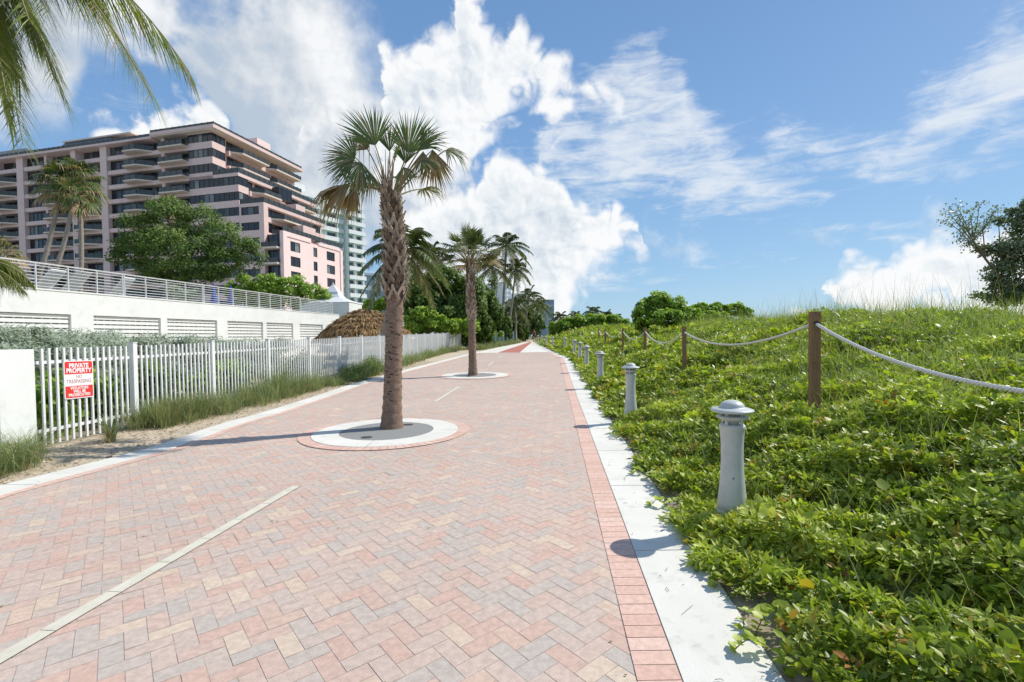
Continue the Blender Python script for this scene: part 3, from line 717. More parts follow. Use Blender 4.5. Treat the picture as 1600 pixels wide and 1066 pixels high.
# --- body masses (behind the facade plane)
REC = 1.5
mb = MB()
mb.box(2.3, 80, REC+.05, 22, 3.5, 43.1, fr=fb)
mb.build('core_wall', m_pink, bld)
for k in range(0, KMAX+2):                         # front bands, floor slabs, all along the facade beyond the corner block
    zt = head(k)-2.15; zb = head(k+1)+.02
    mb = MB(); mb.box(6.9, 80, 0, .28, zt-.85 if zt-.85 > zb else zb, zt, 0, fr=fb); mb.box(6.9, 80, .28, REC+.1, zb+.02, zt-.1, 1, fr=fb); mb.build('floor_band', [m_pink, m_soff], bld)
bays = [('b', 6.9, 13.0), ('c', 13.0, 13.8), ('r', 13.8, 15.6), ('t', 15.6, 22.9), ('w', 20.5, 28.1), ('p', 28.1, 29.9), ('T', 29.9, 36.6), ('p', 36.8, 38.2), ('T', 38.2, 45.6), ('c', 45.6, 46.3), ('w', 46.3, 52.4), ('p', 52.4, 54.4), ('T', 54.4, 61.0), ('p', 61.2, 62.6), ('w', 62.6, 70), ('p', 70, 71.5), ('w', 71.5, 80)]
for typ, a0, a1 in bays:
    if typ in 'pc':
        mb = MB(); mb.box(a0, a1, -.18 if typ == 'p' else .06, REC+.1, 3.5, 43.1, fr=fb); mb.build('pillar', m_pink, bld); continue
    for k in range(0, 11):
        z1 = head(k); zs = z1-2.15
        if typ in 'wrbtT': 
            if not (typ == 't'): windows('window' if typ == 'w' else 'balcony_window', 'a', a0+.1, a1-.1 if typ != 'w' or a1 > 79 else a1-.05, (.75 if typ == 'w' else REC), zs, z1+.1, 1.25, 1, .3)
            else: windows('balcony_window', 'a', a0+.1, 20.4, REC, zs, z1+.1, 1.25)
        if typ == 'b':
            P = [(a0, -1.5), (a1, -1.5), (a1+1.3, 0), (a1+1.3, .1), (a0, .1)]; mb = MB(); mb.prism(P, zs-.32, zs-.05, fr=fb); mb.build('balcony_slab', m_soff, bld)
            slab_rail([(a0, -1.45), (a1, -1.45), (a1+1.2, 0)], zs-.05, m=m_brail if k < 2 else m_grail)
        if typ == 't':
            P = [(a0, .1), (18.2, -1.9), (21.6, -1.9), (a1, .1)]; mb = MB(); mb.prism(P[::-1], zs-.32, zs-.05, fr=fb); mb.build('balcony_slab', m_soff, bld)
            slab_rail([(15.7, 0), (18.25, -1.85), (21.5, -1.85), (22.8, 0)], zs-.05, m=m_brail if k == 0 else m_grail)
        if typ == 'T' and k > 0:
            w_ = a1-a0; P = [(a0+.05, .1), (a0+w_*.45, -1.7), (a0+w_*.85, -1.7), (a1-.05, .1)]; mb = MB(); mb.prism(P[::-1], zs-.32, zs-.05, fr=fb); mb.build('balcony_slab', m_soff, bld)
            if k < 8: slab_rail([(a0+.1, 0), (a0+w_*.45, -1.65), (a0+w_*.85, -1.65), (a1-.1, 0)], zs-.05, m=m_grail if k > 4 else m_brail)
# --- corner column (flush, alternating bands and wrap-around glass)
def wrapfloor(a_l, a_r, b_side, k, pink=None):
    z1 = head(k); zs = z1-1.7; zb = head(k+1)
    mb = MB(); mb.box(a_r, a_l, 0, b_side, zb, zs, 0, fr=fb); mb.build('floor_band', pink or m_pink, bld)
    windows('corner_window', 'a', a_r+.02, a_l, .12, zs, z1, 1.2); windows('corner_window', 'b', .12, b_side, a_r+.12, zs, z1, 1.0, 1)
    mb = MB(); mb.box(a_r+.3, a_l, .3, b_side-.02, zs-.02, z1+.02, fr=fb); mb.build('corner_core', m_pink, bld)
mb = MB(); mb.box(1.0, 6.9, 0, 3.4, head(0), head(0)+.33, 0, fr=fb); mb.build('floor_band', m_pink, bld)
for k in range(0, 3): wrapfloor(6.9, 1.0, 3.2, k)
mb = MB(); mb.box(-5, 6.9, 0, 24, head(3), head(3)+.65, 0, fr=fb); mb.build('terrace_parapet', m_pink, bld)
for k in range(3, 12): wrapfloor(6.9, -5.0, 2.6, k)
# --- right-hand side, tier by tier
def side(a, b0, b1, k0, k1, balc=(), glassy=True, pw=m_pink, wins=None):
    mb = MB(); mb.box(a+1.0, a+6 if a < 0 else a+10, b0, b1, head(k1+1), head(k0)+.3, 0, fr=fb); mb.build('core_wall', pw, bld)
    for k in range(k0, k1+1):
        z1 = head(k); zs = z1-2.1; zb = head(k+1)
        mb = MB(); mb.box(a, a+1.05, b0, b1, zb, zs, 0, fr=fb); mb.build('floor_band', pw, bld)
        for (w0, w1) in (wins or [(b0+.5, b1-.3)]): windows('side_window', 'b', w0, w1, a+.95, zs, z1, 1.6, 1, .1)
        for (p0, p1) in balc:
            mb = MB(); mb.prism([(a, p0), (a, p1), (a-1.9, p1), (a-1.9, p0+1.4)], zs-.35, zs-.05, fr=fb); mb.build('balcony_slab', m_soff, bld)
            slab_rail([(a-.05, p0+.1), (a-1.85, p0+1.4), (a-1.85, p1)], zs-.05, .9, m=m_brail)
side(1.0, 4.2, 24.5, 0, 2, balc=((4.5, 13.5), (14.5, 24.3)), wins=[(4.6, 9), (10, 16), (17.5, 24)])
side(-5.0, 3.0, 24, 3, 6, balc=((3.4, 10), (13.5, 21.5)), wins=[(3.4, 4.6), (5.4, 10.5), (14.5, 19), (20, 23)])
mb = MB(); mb.box(-6.6, -5.02, 9.2, 13.4, head(4)-2.1-.1, head(4)-.6, fr=fb); mb.build('bay_box', m_pink, bld)
windows('side_window', 'b', 9.3, 13.3, -6.62, head(3)-1.9, head(3)+.5, 1.3)
mb = MB(); mb.box(-6.5, -5.02, 9.3, 13.3, head(3)-1.9, head(3)+.45, fr=fb); mb.build('bay_box', m_frame, bld)
# tier 3
def frontface(a0, a1, ks, wins):
    for k in ks:
        z1 = head(k)-.15; zs = z1-1.6; zb = head(k+1)-.15
        mb = MB(); mb.box(a0, a1, 0, 1.2, zb, zs, 0, fr=fb)
        cuts = [a0]+[x for w_ in wins for x in w_]+[a1]
        for i in range(0, len(cuts), 2): mb.box(cuts[i], cuts[i+1], .01, 1.2, zs, z1, 0, fr=fb)
        mb.build('floor_band', m_pink, bld)
        for w_ in wins: windows('front_window', 'a', w_[0], w_[1], .25, zs, z1, 1.2)
mb = MB(); mb.box(-10.7, -5, 0, 19.4, head(5)-.15, head(5)+.5, fr=fb); mb.build('terrace_parapet', m_pink, bld)
frontface(-10.7, -5.02, range(5, 12), [(-9.6, -5.4)])
side(-10.7, 1.2, 19.4, 5, 7, balc=((2.0, 12.5),), wins=[(1.6, 11), (13, 18.8)])
# tier 4: warm pink block with three window columns
zt4 = 22.5
mb = MB(); b0_, b1_ = 0.0, 19.8; aw = -14.8
cols = [(2.2, 5.1), (9.3, 10.6), (13.9, 16.9)]
mb.box(aw-.18, aw+.6, b0_, 1.1, 3.5, zt4, 0, fr=fb); mb.box(aw-.18, aw+.6, 18.9, b1_, 3.5, zt4-.6, 0, fr=fb)
mb.box(aw-.18, aw+.6, 1.1, 8.4, zt4-.9, zt4, 0, fr=fb); mb.box(aw-.18, aw+.6, 10.9, 18.9, zt4-.9, zt4-.3, 0, fr=fb); mb.build('pilaster_frame', m_pinkw, bld)
rows = [head(7)-.75-FHt*.97*i for i in range(6)]
mb = MB(); cuts = [1.1]+[x for c_ in cols for x in c_]+[18.9]
for i in range(0, len(cuts), 2): mb.box(aw, aw+.6, cuts[i], cuts[i+1], 3.5, zt4-.9, 0, fr=fb)
for c_ in cols:
    zz = 3.5
    for rz in rows[::-1]:
        hh = 1.95; mb.box(aw, aw+.6, c_[0], c_[1], zz, rz-hh, 0, fr=fb); zz = rz
        windows('side_window', 'b', c_[0], c_[1], aw+.18, rz-hh, rz, 1.3)
    mb.box(aw, aw+.6, c_[0], c_[1], zz, zt4-.9, 0, fr=fb)
mb.build('side_wall', m_pinkw, bld)
mb = MB(); mb.box(aw+.62, -10.7, 1.2, b1_, 3.5, zt4-.4, fr=fb); mb.build('core_wall', m_pink, bld)
for k in range(7, 13):
    z1 = head(k)-.1; mb = MB(); mb.box(aw+.6, -10.7, -.9, 1.3, z1-2.5, z1-2.15, fr=fb); mb.build('balcony_slab', m_soff, bld)
    windows('balcony_window', 'a', aw+.65, -10.75, .9, z1-2.15, z1+.55, 1.3); slab_rail([(aw+.65, -.85), (-10.7, -.85)], z1-2.15, .9, m=m_brail)
# terraces' railings and penthouse boxes
slab_rail([(1, -0+.05), (-4.95, .05), (-4.95, 24)], head(3)+.65, 1.0, 'terrace_railing', m_grail)
slab_rail([(-5.2, .1), (-10.6, .1), (-10.6, 19.4)], head(5)+.5, 1.0, 'terrace_railing', m_brail)
slab_rail([(aw, .2), (aw, 19.8)], zt4, .95, 'terrace_railing', m_brail)
mb = MB(); mb.box(-14.2, -11.5, 7, 11, zt4, zt4+2.6, fr=fb); mb.build('roof_box', m_pink, bld); mb = MB(); mb.box(-9.9, -7, 10.5, 13.5, head(5)+.5, head(5)+3, fr=fb); mb.build('roof_box', m_pink, bld)
# roofs
mb = MB(); mb.prism([(-.6, -1.2), (15.2, -1.2), (15.2, 23), (-.6, 25.6)], 43.35, 44.0, 0, fr=fb); mb.prism([(-.4, -1.0), (15.0, -1.0), (15.0, 22), (-.4, 25.2)], 43.15, 43.35, 1, fr=fb)
mb.prism([(15.2, -.9), (80, -.9), (80, 23), (15.2, 23)], 42.95, 43.4, 0, fr=fb); mb.build('roof', [m_pink, m_soff], bld)
slab_rail([(-.5, 25), (-.5, -1.05), (15.1, -1.05)], 44.0, .5, 'roof_railing', m_brail); slab_rail([(15.3, -.8), (80, -.8)], 43.4, .6, 'roof_railing', m_brail)
mb = MB(); mb.box(0, 2.4, 11, 15, 43.9, 46.2, fr=fb); mb.build('roof_box', m_pinkw, bld)
mb = MB()
P = [fb(25, .5, 43.35), fb(45.2, .5, 43.35), fb(45.2, 9, 43.35), fb(25, 9, 43.35), fb(32, 3.5, 46.85), fb(44.9, 3.5, 46.85), fb(44.9, 9, 46.85), fb(32, 9, 46.85)]; mb.box8(P); 
P = [fb(50, .5, 43.35), fb(80, .5, 43.35), fb(80, 9, 43.35), fb(50, 9, 43.35), fb(58, 4, 47.25), fb(80, 4, 47.25), fb(80, 9, 47.25), fb(58, 9, 47.25)]; mb.box8(P)
mb.build('sloped_penthouse_roof', m_roofd, bld)
mb = MB()
for i in range(16): a_ = 26.5+i*1.2; mb.box(a_, a_+.12, 1.2, 1.35, 43.35, 44.65, fr=fb)
mb.box(25.6, 45.4, 3.2, 9.2, 46.85, 47.15, fr=fb); mb.build('penthouse_frame', m_soff, bld)

# --- mint and white tower
m_mint = surf('mint_paint', (.60, .76, .70), (.57, .73, .67), 2, .85); m_twhite = surf('tower_white', (.74, .76, .74), (.70, .72, .70), 2, .85, vary=.05)
m_tglass = surf('tower_glass', (.05, .08, .09), None, 2, .15, 0, 40, [(0, (.03, .045, .05)), (.7, (.07, .11, .12)), (1, (.25, .30, .30))], 'v')
T0 = D(502, 400, 150)[:2]; 
tu = np.array([.52, .854]); tu /= np.linalg.norm(tu); tv = np.array([-tu[1], tu[0]])
def ft(a, b, z): p = T0+tu*a+tv*b; return (p[0], p[1], z)
tw = empty('mint_tower', ft(6, 6, 3.5), 'white and mint green apartment tower behind the pink block', 'building')
def a_at(px, off):     # position along the face seen at this bearing
    r = ray(px, 400)[0]; o = T0+tv*off; return (r*o[1]-o[0])/(tu[0]-r*tu[1])
a1_, a2_ = a_at(536, 0), a_at(569, -2.2); print('tower', a1_, a2_)
ztop = 46.0; fh = 2.95
mb = MB(); mb.box(-12, a1_, 0, 16, 3, ztop-1.2, 0, fr=ft); mb.box(a1_, a2_, -2.0, 16, 3, ztop-1.5, 0, fr=ft); mb.build('wall', m_mint, tw)
mb = MB(); mb.box(-12, a1_, -.2, 16, ztop-1.2, ztop, 0, fr=ft); mb.box(a1_+.05, a2_, -2.2, 15.9, ztop-1.5, ztop-.2, 0, fr=ft); mb.build('roof', m_twhite, tw)
for k in range(14):
    z = ztop-1.4-fh*(k+1)
    for (s0, s1, off) in ((-12, a1_-.3, 0), (a1_+.1, a2_, -2.0)):
        mb = MB(); mb.box(s0, s1, off-1.1, off, z, z+1.15, 0, fr=ft); mb.box(s0, s1, off-1.15, off, z-.16, z, 1, fr=ft); mb.build('balcony', [m_twhite, m_mint], tw)
        nn = 2 if s0 > 0 else 3; W_ = (s1-s0)/nn
        for i in range(nn):
            mb = MB(); q0, q1 = s0+W_*(i+.15), s0+W_*(i+.62)
            mb.quad([ft(q0, off-.03, z+1.15), ft(q1, off-.03, z+1.15), ft(q1, off-.03, z+2.5), ft(q0, off-.03, z+2.5)], 0, random.random())
            mb.box(q1, q1+.14, off-1.0, off-.02, z+1.15, z+2.75, 1, .5, fr=ft); mb.box(q0-.1, q1, off-.06, off-.032, z+2.5, z+2.6, 1, .5, fr=ft); mb.build('window', [m_tglass, m_twhite], tw)
mb = MB(); mb.box(-9, -3, 3, 9, ztop, ztop+3, fr=ft); mb.build('roof_box', m_twhite, tw)

# --- pale glass block low behind the palm, far towers
m_pgl = surf('pale_blue_glass', (.30, .36, .42), (.22, .28, .34), .5, .25, stretch=(1, 1, 5)); 
def block(name, px0, px1, ytop, d, lab, mat, depth=14, fl=3.2, cat='building', frame=m_twhite):
    p0, p1 = D(px0, 500, d), D(px1, 500, d+4); zt = D((px0+px1)/2, ytop, d)[2]
    u = (p1-p0)[:2]; L = np.linalg.norm(u); u /= L; v = np.array([-u[1], u[0]]); fr = lambda a, b, z: (p0[0]+u[0]*a+v[0]*b, p0[1]+u[1]*a+v[1]*b, z)
    e_ = empty(name, fr(L/2, depth/2, 0), lab, cat); mb = MB(); mb.box(0, L, 0, depth, 0, zt, fr=fr); mb.build('wall', mat, e_)
    mb = MB(); k = 0; z = zt-fl*.9
    while z > 4 and k < 60:
        mb.box(-.15, L+.15, -.4, depth, z, z+fl*.28, 0, fr=fr); z -= fl; k += 1
    mb.build('floor_slab', frame, e_)
    mb = MB(); n = max(2, int(L/5))
    for i in range(n+1): t = L*i/n; mb.box(t-.25, t+.25, -.5, 0, 0, zt, fr=fr)
    mb.box(-.3, L+.3, -.5, depth+.3, zt, zt+.8, fr=fr); mb.build('roof', frame, e_)
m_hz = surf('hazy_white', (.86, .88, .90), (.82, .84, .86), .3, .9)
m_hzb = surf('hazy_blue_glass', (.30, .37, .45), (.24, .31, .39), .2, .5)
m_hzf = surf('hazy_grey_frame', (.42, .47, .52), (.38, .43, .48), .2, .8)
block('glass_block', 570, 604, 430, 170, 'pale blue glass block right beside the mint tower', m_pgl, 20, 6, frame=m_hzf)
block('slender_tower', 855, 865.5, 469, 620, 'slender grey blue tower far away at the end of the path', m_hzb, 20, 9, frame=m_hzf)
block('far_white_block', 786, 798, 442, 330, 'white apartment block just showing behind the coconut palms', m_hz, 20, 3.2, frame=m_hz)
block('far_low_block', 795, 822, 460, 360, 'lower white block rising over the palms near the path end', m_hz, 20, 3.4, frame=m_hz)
# ================================================================== BOLLARDS, ROPE POSTS, ROPE
m_boll = surf('grey_painted_metal', (.56, .58, .55), (.50, .52, .49), 6, .42, .12, 120, dirt=((.33, .32, .27), 9, .3))
m_dark = surf('dark_slot', (.03, .03, .03), (.02, .02, .02), 6, .7)
m_post = surf('rope_post_wood', (.34, .20, .095), (.22, .125, .06), 14, .8, .8, 60, stretch=(7, 7, .5), dirt=((.07, .04, .02), 6, .4))
m_rope = surf('white_rope', (.84, .82, .76), (.76, .74, .68), 30, .9, .6, 120)
m_core = surf('lamp_glass', (.52, .53, .50), (.45, .46, .44), 6, .3)
m_core = surf('lamp_glass', (.52, .53, .50), (.45, .46, .44), 6, .3)
def make_bollard():
    r_ = bpy.data.objects.new('bollard', None); COL.objects.link(r_)
    b = MB(); b.lathe([(.121, -.25), (.121, .0), (.119, .165), (.117, .18), (.112, .184), (.1105, .19), (.114, .196), (.110, .25), (.099, .36), (.0885, .49), (.0835, .61), (.0845, .71), (.090, .80), (.095, .845), (.0985, .852), (.0985, .868), (.090, .876), (.055, .878)], 44)
    b.build('body', m_boll, r_, True)
    b = MB(); b.lathe([(.052, .876), (.052, .99)], 24); b.build('lamp_core', m_core, r_, True)
    b = MB(); b.lathe([(.055, .900), (.070, .905), (.118, .931), (.1235, .937), (.121, .943), (.080, .951), (.055, .953)], 44); b.build('louvre_ring', m_boll, r_, True)
    for k in range(4):
        b = MB(); t = k*math.pi/2+.6; b.box8([(.078*math.cos(t)+dx_*.009, .078*math.sin(t)+dy_*.009, z) for z in (.87, .99) for dx_, dy_ in ((-1, -1), (1, -1), (1, 1), (-1, 1))])
        b.build('strut', m_boll, r_)
    prof = [(.05, .972), (.150, .978), (.161, .984), (.1625, .990), (.160, .997), (.135, 1.006), (.100, 1.014), (.093, 1.019)]
    prof += [(.0915*math.cos(R(a)), 1.021+.052*math.sin(R(a))) for a in range(8, 90, 12)]+[(.004, 1.073)]
    b = MB(); b.lathe(prof, 48); b.build('cap', m_boll, r_, True)
    b = MB(); b.lathe([(.0, 0), (.006, 0), (.006, .004), (0.001, .005)], 10); sc = b.build('screw', m_dark, r_); sc.location = (-.03, -.0865, .46); sc.rotation_euler = (R(90), 0, R(-20))
    return r_
def copy_tree(o, parent=None):
    c_ = o.copy(); COL.objects.link(c_)
    if parent: c_.parent = parent
    for ch in [x for x in o.children]: copy_tree(ch, c_)
    return c_
BOL = [(1144, 3.83), (986, 8.55), (939, 13.7), (917.5, 18.6), (907.4, 23.6), (898.9, 28.6), (884.5, 34.5), (865.4, 41), (855, 46), (848, 51), (842.4, 56)]
ordn = ['nearest', 'second', 'third', 'fourth', 'fifth', 'sixth', 'seventh', 'eighth', 'ninth', 'tenth', 'eleventh']
proto = make_bollard()
BPOS = []
for i, (px, d) in enumerate(BOL):
    o = proto if i == 0 else copy_tree(proto)
    p = D(px, 700, d); o.location = (p[0], p[1], float(dune(p[0], p[1]))-.02-(.0 if i else .03)); o.rotation_euler = (0, 0, random.uniform(-.6, .6) if i else 0)
    BPOS.append((p[0], p[1]))
    tag(o, f'{ordn[i]} grey domed lamp bollard from the camera at the path edge' if i else 'big grey domed lamp bollard in the foreground leaves, nearest to the camera', 'bollard', 'grey bollards along the path')
    if i:
        k = o
POSTS = [(1273, 5.4, 487), (1069, 10.9, 510), (1007.8, 15.6, 511.5), (973.6, 20.6, 513), (946, 27.6, 514.5), (936, 32, 513.5), (910, 43, 517.5), (886, 53, 519.5), (871.5, 62, 521.5)]
RP = []
for i, (px, d, ytop) in enumerate(POSTS):
    p = D(px, ytop, d); h = p[2]; wz = .047
    e_ = empty('rope_post', (p[0], p[1], float(dune(p[0], p[1]))), ('nearest brown timber rope post, rising from the dune vines with a knotty face' if i == 0 else f'{ordn[i]} brown timber rope post from the camera on the dune slope'), 'post', 'timber posts carrying the rope')
    mb = MB(); a = -.30+random.uniform(-.1, .1); ca_, sa_ = math.cos(a), math.sin(a)
    ln = (random.uniform(-.01, .01), random.uniform(-.01, .01))
    fr = lambda u, v, z: (p[0]+u*ca_-v*sa_+ln[0]*(z-h), p[1]+u*sa_+v*ca_+ln[1]*(z-h), z)
    mb.box(-wz, wz, -wz, wz, h-1.5, h-.006, fr=fr); mb.box8([fr(u, v, h-.006) for u, v in ((-wz, -wz), (wz, -wz), (wz, wz), (-wz, wz))]+[fr(u*.93, v*.93, h) for u, v in ((-wz, -wz), (wz, -wz), (wz, wz), (-wz, wz))])
    ob = mb.build('timber', m_post, e_)
    mb = MB(); 
    for s_ in (-1, 1):
        q = [fr(s_*(wz+.002)*0+.026*math.cos(t), s_*(wz+.002), h-.13+.026*math.sin(t)) for t in np.arange(0, 6.2, .5)]; mb.quad(q)
    mb.build('rope_hole', m_dark, e_)
    RP.append(np.array([p[0], p[1], h-.13]))
# the rope: laid strands, sagging from post to post, running on past the camera
p0 = np.array([3.02, .7, 1.52]); chain = [p0]+RP
sag = [.40, .27, .32, .30, .30, .26, .28, .28, .28]
pts = []
for (A, B_), sg_ in zip(zip(chain[:-1], chain[1:]), sag):
    n = 70 if A is p0 else 26
    for k in range(n): t = k/n; q = A+(B_-A)*t; q = q-np.array([0, 0, sg_*4*t*(1-t)]); pts.append(q)
pts.append(chain[-1]); pts = np.array(pts)
ext = np.array([[2.9, -1.5, 1.4], [2.95, -.4, 1.5]]); 
seg = np.linalg.norm(np.diff(pts, axis=0), axis=1); S_ = np.concatenate([[0], np.cumsum(seg)])
mb = MB(); LNG = 26.0
ss = np.arange(0, LNG, .012); C_ = np.stack([np.interp(ss, S_, pts[:, i]) for i in range(3)], 1); Tn = unit(np.gradient(C_, axis=0)); Bn = unit(np.cross(Tn, np.array([0, 0, 1.]))); Nn = np.cross(Bn, Tn)
Vs, Fs = [], []; o0 = 0
for st_ in range(3):
    ph = ss/.105*2*np.pi+st_*2*np.pi/3; cen = C_+.0095*(np.cos(ph)[:, None]*Bn+np.sin(ph)[:, None]*Nn)
    ring = []
    for k in range(6): an = 2*np.pi*k/6; ring.append(cen+.0098*(math.cos(an)*Bn+math.sin(an)*Nn))
    Vv = np.stack(ring, 1).reshape(-1, 3); n = len(ss); i_ = np.arange(n-1)[:, None]*6; k_ = np.arange(6)[None]; k2 = (k_+1) % 6
    Fv = np.stack([i_+k_, i_+k2, i_+6+k2, i_+6+k_], -1).reshape(-1, 4)
    Vs.append(Vv); Fs.append(Fv+o0); o0 += len(Vv)
rest = [np.array([np.interp(s, S_, pts[:, i]) for i in range(3)]) for s in np.arange(LNG-.02, S_[-1], .25)]
mb.tube(rest, .02, 6); Vt = np.array(mb.v); Ft = np.array([q for q in mb.f if len(q) == 4]); Vs.append(Vt); Fs.append(Ft+o0)
ro = fast_mesh('rope', np.concatenate(Vs), np.concatenate(Fs), np.zeros(sum(len(x) for x in Fs)), m_rope, smooth=True)
tag(ro, 'thick white twisted rope sagging from post to post on the dune', 'rope')
# ================================================================== PALMS
m_bark = surf('palm_bark', (.30, .205, .145), (.19, .125, .088), 9, .95, 1.0, 45, stretch=(1, 1, 3.2), dirt=((.055, .035, .025), 16, .8), vary=.2)
m_boot = surf('leaf_boots', (.33, .25, .18), None, 12, .9, .7, 60, [(0, (.11, .075, .05)), (.4, (.27, .195, .14)), (.75, (.40, .31, .235)), (1, (.52, .44, .35))], 'v')
m_fan = leafmat('fan_leaf', [(0, (.44, .30, .16)), (.15, (.34, .23, .11)), (.26, (.15, .16, .05)), (.5, (.085, .135, .035)), (.8, (.14, .21, .05)), (1, (.28, .32, .10))], .42, .3)
m_stalk = surf('leaf_stalk', (.22, .22, .09), (.28, .22, .10), 6, .6)
m_coco = leafmat('coconut_leaf', [(0, (.40, .28, .14)), (.12, (.30, .24, .08)), (.25, (.12, .15, .035)), (.6, (.20, .25, .05)), (1, (.38, .40, .10))], .4, .38)
m_cocod = leafmat('coconut_leaf_far', [(0, (.34, .26, .14)), (.12, (.20, .19, .08)), (.3, (.07, .11, .035)), (.7, (.12, .165, .05)), (1, (.24, .27, .09))], .45, .25)
m_ctrunk = surf('coconut_trunk', (.34, .30, .25), (.22, .19, .155), 5, .95, .6, 30, stretch=(1, 1, 5))
def N3(v): v = np.array(v, float); return v/np.linalg.norm(v)
def fan_leaf(base, hub, d, n, Ln, spread=112, droop=.25, brown=0., nseg=38, fold=.25, pet_r=.012, torn=0., wseg=.0145):
    """one fan leaf: stalk tube + separated pleated segments. returns (V,F,att) for the blade and points for the stalk"""
    d = N3(d); n = N3(np.array(n)-d*np.dot(n, d)); s = np.cross(d, n); down = np.array([0, 0, -1.])
    parts_V, parts_F, parts_a = [], [], []; o = 0
    for i in range(nseg):
        th = R(-spread+2*spread*i/(nseg-1)+random.uniform(-1.5, 1.5)); L = Ln*(1-.28*abs(th/R(spread))**2.2)*random.uniform(.86, 1.05)
        hw = Ln*wseg*random.uniform(.8, 1.15); dr = droop*random.uniform(.4, 1.7)
        if random.random() < torn: dr += random.uniform(.5, 1.4); 
        dirv = math.cos(th)*d+math.sin(th)*s; side = -math.sin(th)*d+math.cos(th)*s
        bend = random.random()
        pts = []
        for t in (0, .3, .55, .8, 1.0):
            r = L*t; p = hub+dirv*r+n*(fold*abs(math.sin(th))*r*.5)
            dd = dr*L*max(0, t-.35)**1.6*1.7; p = p+down*dd-dirv*dd*.35
            w_ = (hw*(.25+t*1.8) if t <= .55 else hw*1.15*(1-t)/.45+.0008)
            pts.append((p-side*w_, p+side*w_, p+n*w_*.6))
        for q in pts: parts_V += [q[0], q[2], q[1]]
        a = 0.0+np.clip(random.gauss(.5, .13), .24, .95) if random.random() > brown else random.uniform(0, .15)
        tipb = random.random() < .35+brown
        for k in range(4):
            b = o+3*k
            for q in ((0, 1, 4), (0, 4, 3), (1, 2, 5), (1, 5, 4)): parts_F.append([b+x for x in q]); parts_a.append(a if not (k == 3 and tipb) else random.uniform(.02, .15))
        o += 15
    # stalk curves from the trunk to the hub
    mid = (base+hub)/2+np.array([0, 0, .10*np.linalg.norm(hub-base)])
    st = [base*(1-t)**2+2*mid*t*(1-t)+hub*t*t for t in np.linspace(0, 1, 6)]+[hub+d*Ln*.22]
    return np.array(parts_V), np.array(parts_F), np.array(parts_a), st
def boots(top_c, z0, z1, r0, r1, n, cfun, size=.24, flare=.35):
    mb = MB(); ga = R(137.5)
    for i in range(n):
        t = i/n; z = z0+(z1-z0)*t; an = i*ga+random.uniform(-.06, .06); r = r0+(r1-r0)*t; c = cfun(z)
        out = np.array([math.cos(an), math.sin(an), 0]); tan = np.array([-math.sin(an), math.cos(an), 0]); upv = np.array([0, 0, 1.])
        ap = np.array([c[0], c[1], z])+out*(r+size*.30*random.uniform(.8, 1.2))+upv*size*random.uniform(.85, 1.15); col = random.random()
        for sd in (-1, 1):
            b_ = np.array([c[0], c[1], z])+out*(r*.93)+tan*sd*r*.62
            w_ = size*.115
            def sec(p, w, th): return [p-tan*w-out*th, p+tan*w-out*th, p+tan*w+out*th, p-tan*w+out*th]
            lo = sec(b_, w_*1.25, .010); hi = sec(ap-tan*sd*.004, w_*.95, .013)
            hi = [q+upv*(.03 if random.random() < .5 else 0) for q in hi]; mb.box8(lo+hi, 0, min(1, max(0, col+random.uniform(-.1, .1))))
        if random.random() < .75:
            tip = ap+out*size*random.uniform(.1, .3)+upv*size*random.uniform(.15, .5); w_ = size*.12
            mb.box8([ap-tan*w_-out*.012, ap+tan*w_-out*.012, ap+tan*w_+out*.012, ap-tan*w_+out*.012, tip-tan*w_*.7-out*.01, tip+tan*w_*.7-out*.01, tip+tan*w_*.7+out*.01, tip-tan*w_*.7+out*.01], 0, min(1, col+.15))
    return mb
def sabal(base, lab, pts_px, d, r_base, r_mid, z_boot, z_top, boot_r, fans, size=.24, nboot=95, seed=1):
    random.seed(seed)
    P = np.array([[D(px, py, d)[0], base[1], D(px, py, d)[2]] for px, py in pts_px]); P = P[np.argsort(P[:, 2])]
    P[0] = base
    cf = lambda z: (float(np.interp(z, P[:, 2], P[:, 0])), base[1])
    root = empty('sabal_palm', base, lab, 'palm tree', 'cabbage palms standing in the brick path')
    mb = MB(); zs = np.linspace(base[2]-.05, z_top, 70)
    for_r = [r_mid+(r_base-r_mid)*math.exp(-(z-base[2])/.35)+.006*math.sin(z*37)+random.uniform(-.003, .003) for z in zs]
    for_r = [q*(1 if z < z_boot else .92) for q, z in zip(for_r, zs)]
    mb.tube([(cf(z)[0], cf(z)[1], z) for z in zs], for_r, 22); mb.build('trunk', m_bark, root, True)
    # short ring of dark scars and peeled fibre on the clean part
    mb = MB()
    for i in range(150):
        z = random.uniform(base[2]+.5, z_boot); an = random.uniform(0, 6.28); rr = r_mid+(r_base-r_mid)*math.exp(-(z-base[2])/.35)+.002
        c = cf(z); w_ = random.uniform(.010, .028); h_ = random.uniform(.005, .013)
        q = [(c[0]+(rr+.004)*math.cos(an+s_*w_/rr), c[1]+(rr+.004)*math.sin(an+s_*w_/rr), z+hh) for s_, hh in ((-1, -h_), (1, -h_), (1, h_), (-1, h_))]; mb.quad(q)
    mb.build('scars', m_dark, root)
    b = boots(None, z_boot, z_top+.05, boot_r, boot_r*.80, nboot, cf, size); b.build('leaf_boots', m_boot, root)
    top = np.array([cf(z_top)[0], base[1], z_top])
    for f_ in fans:
        tgt, dr, nn, Ln, kw = f_
        hub = top+np.array(tgt); bs = top+np.array([N3(tgt)[0]*.06, N3(tgt)[1]*.06, kw.pop('zb', 0)])
        V, Fc, a, st = fan_leaf(bs, hub, dr, nn, Ln, **kw)
        o = fast_mesh('frond', V, Fc, a, m_fan, root)
        mb = MB(); mb.tube(st, [.018, .016, .014, .012, .011, .009, .003], 6); mb.build('stalk', m_stalk, o)
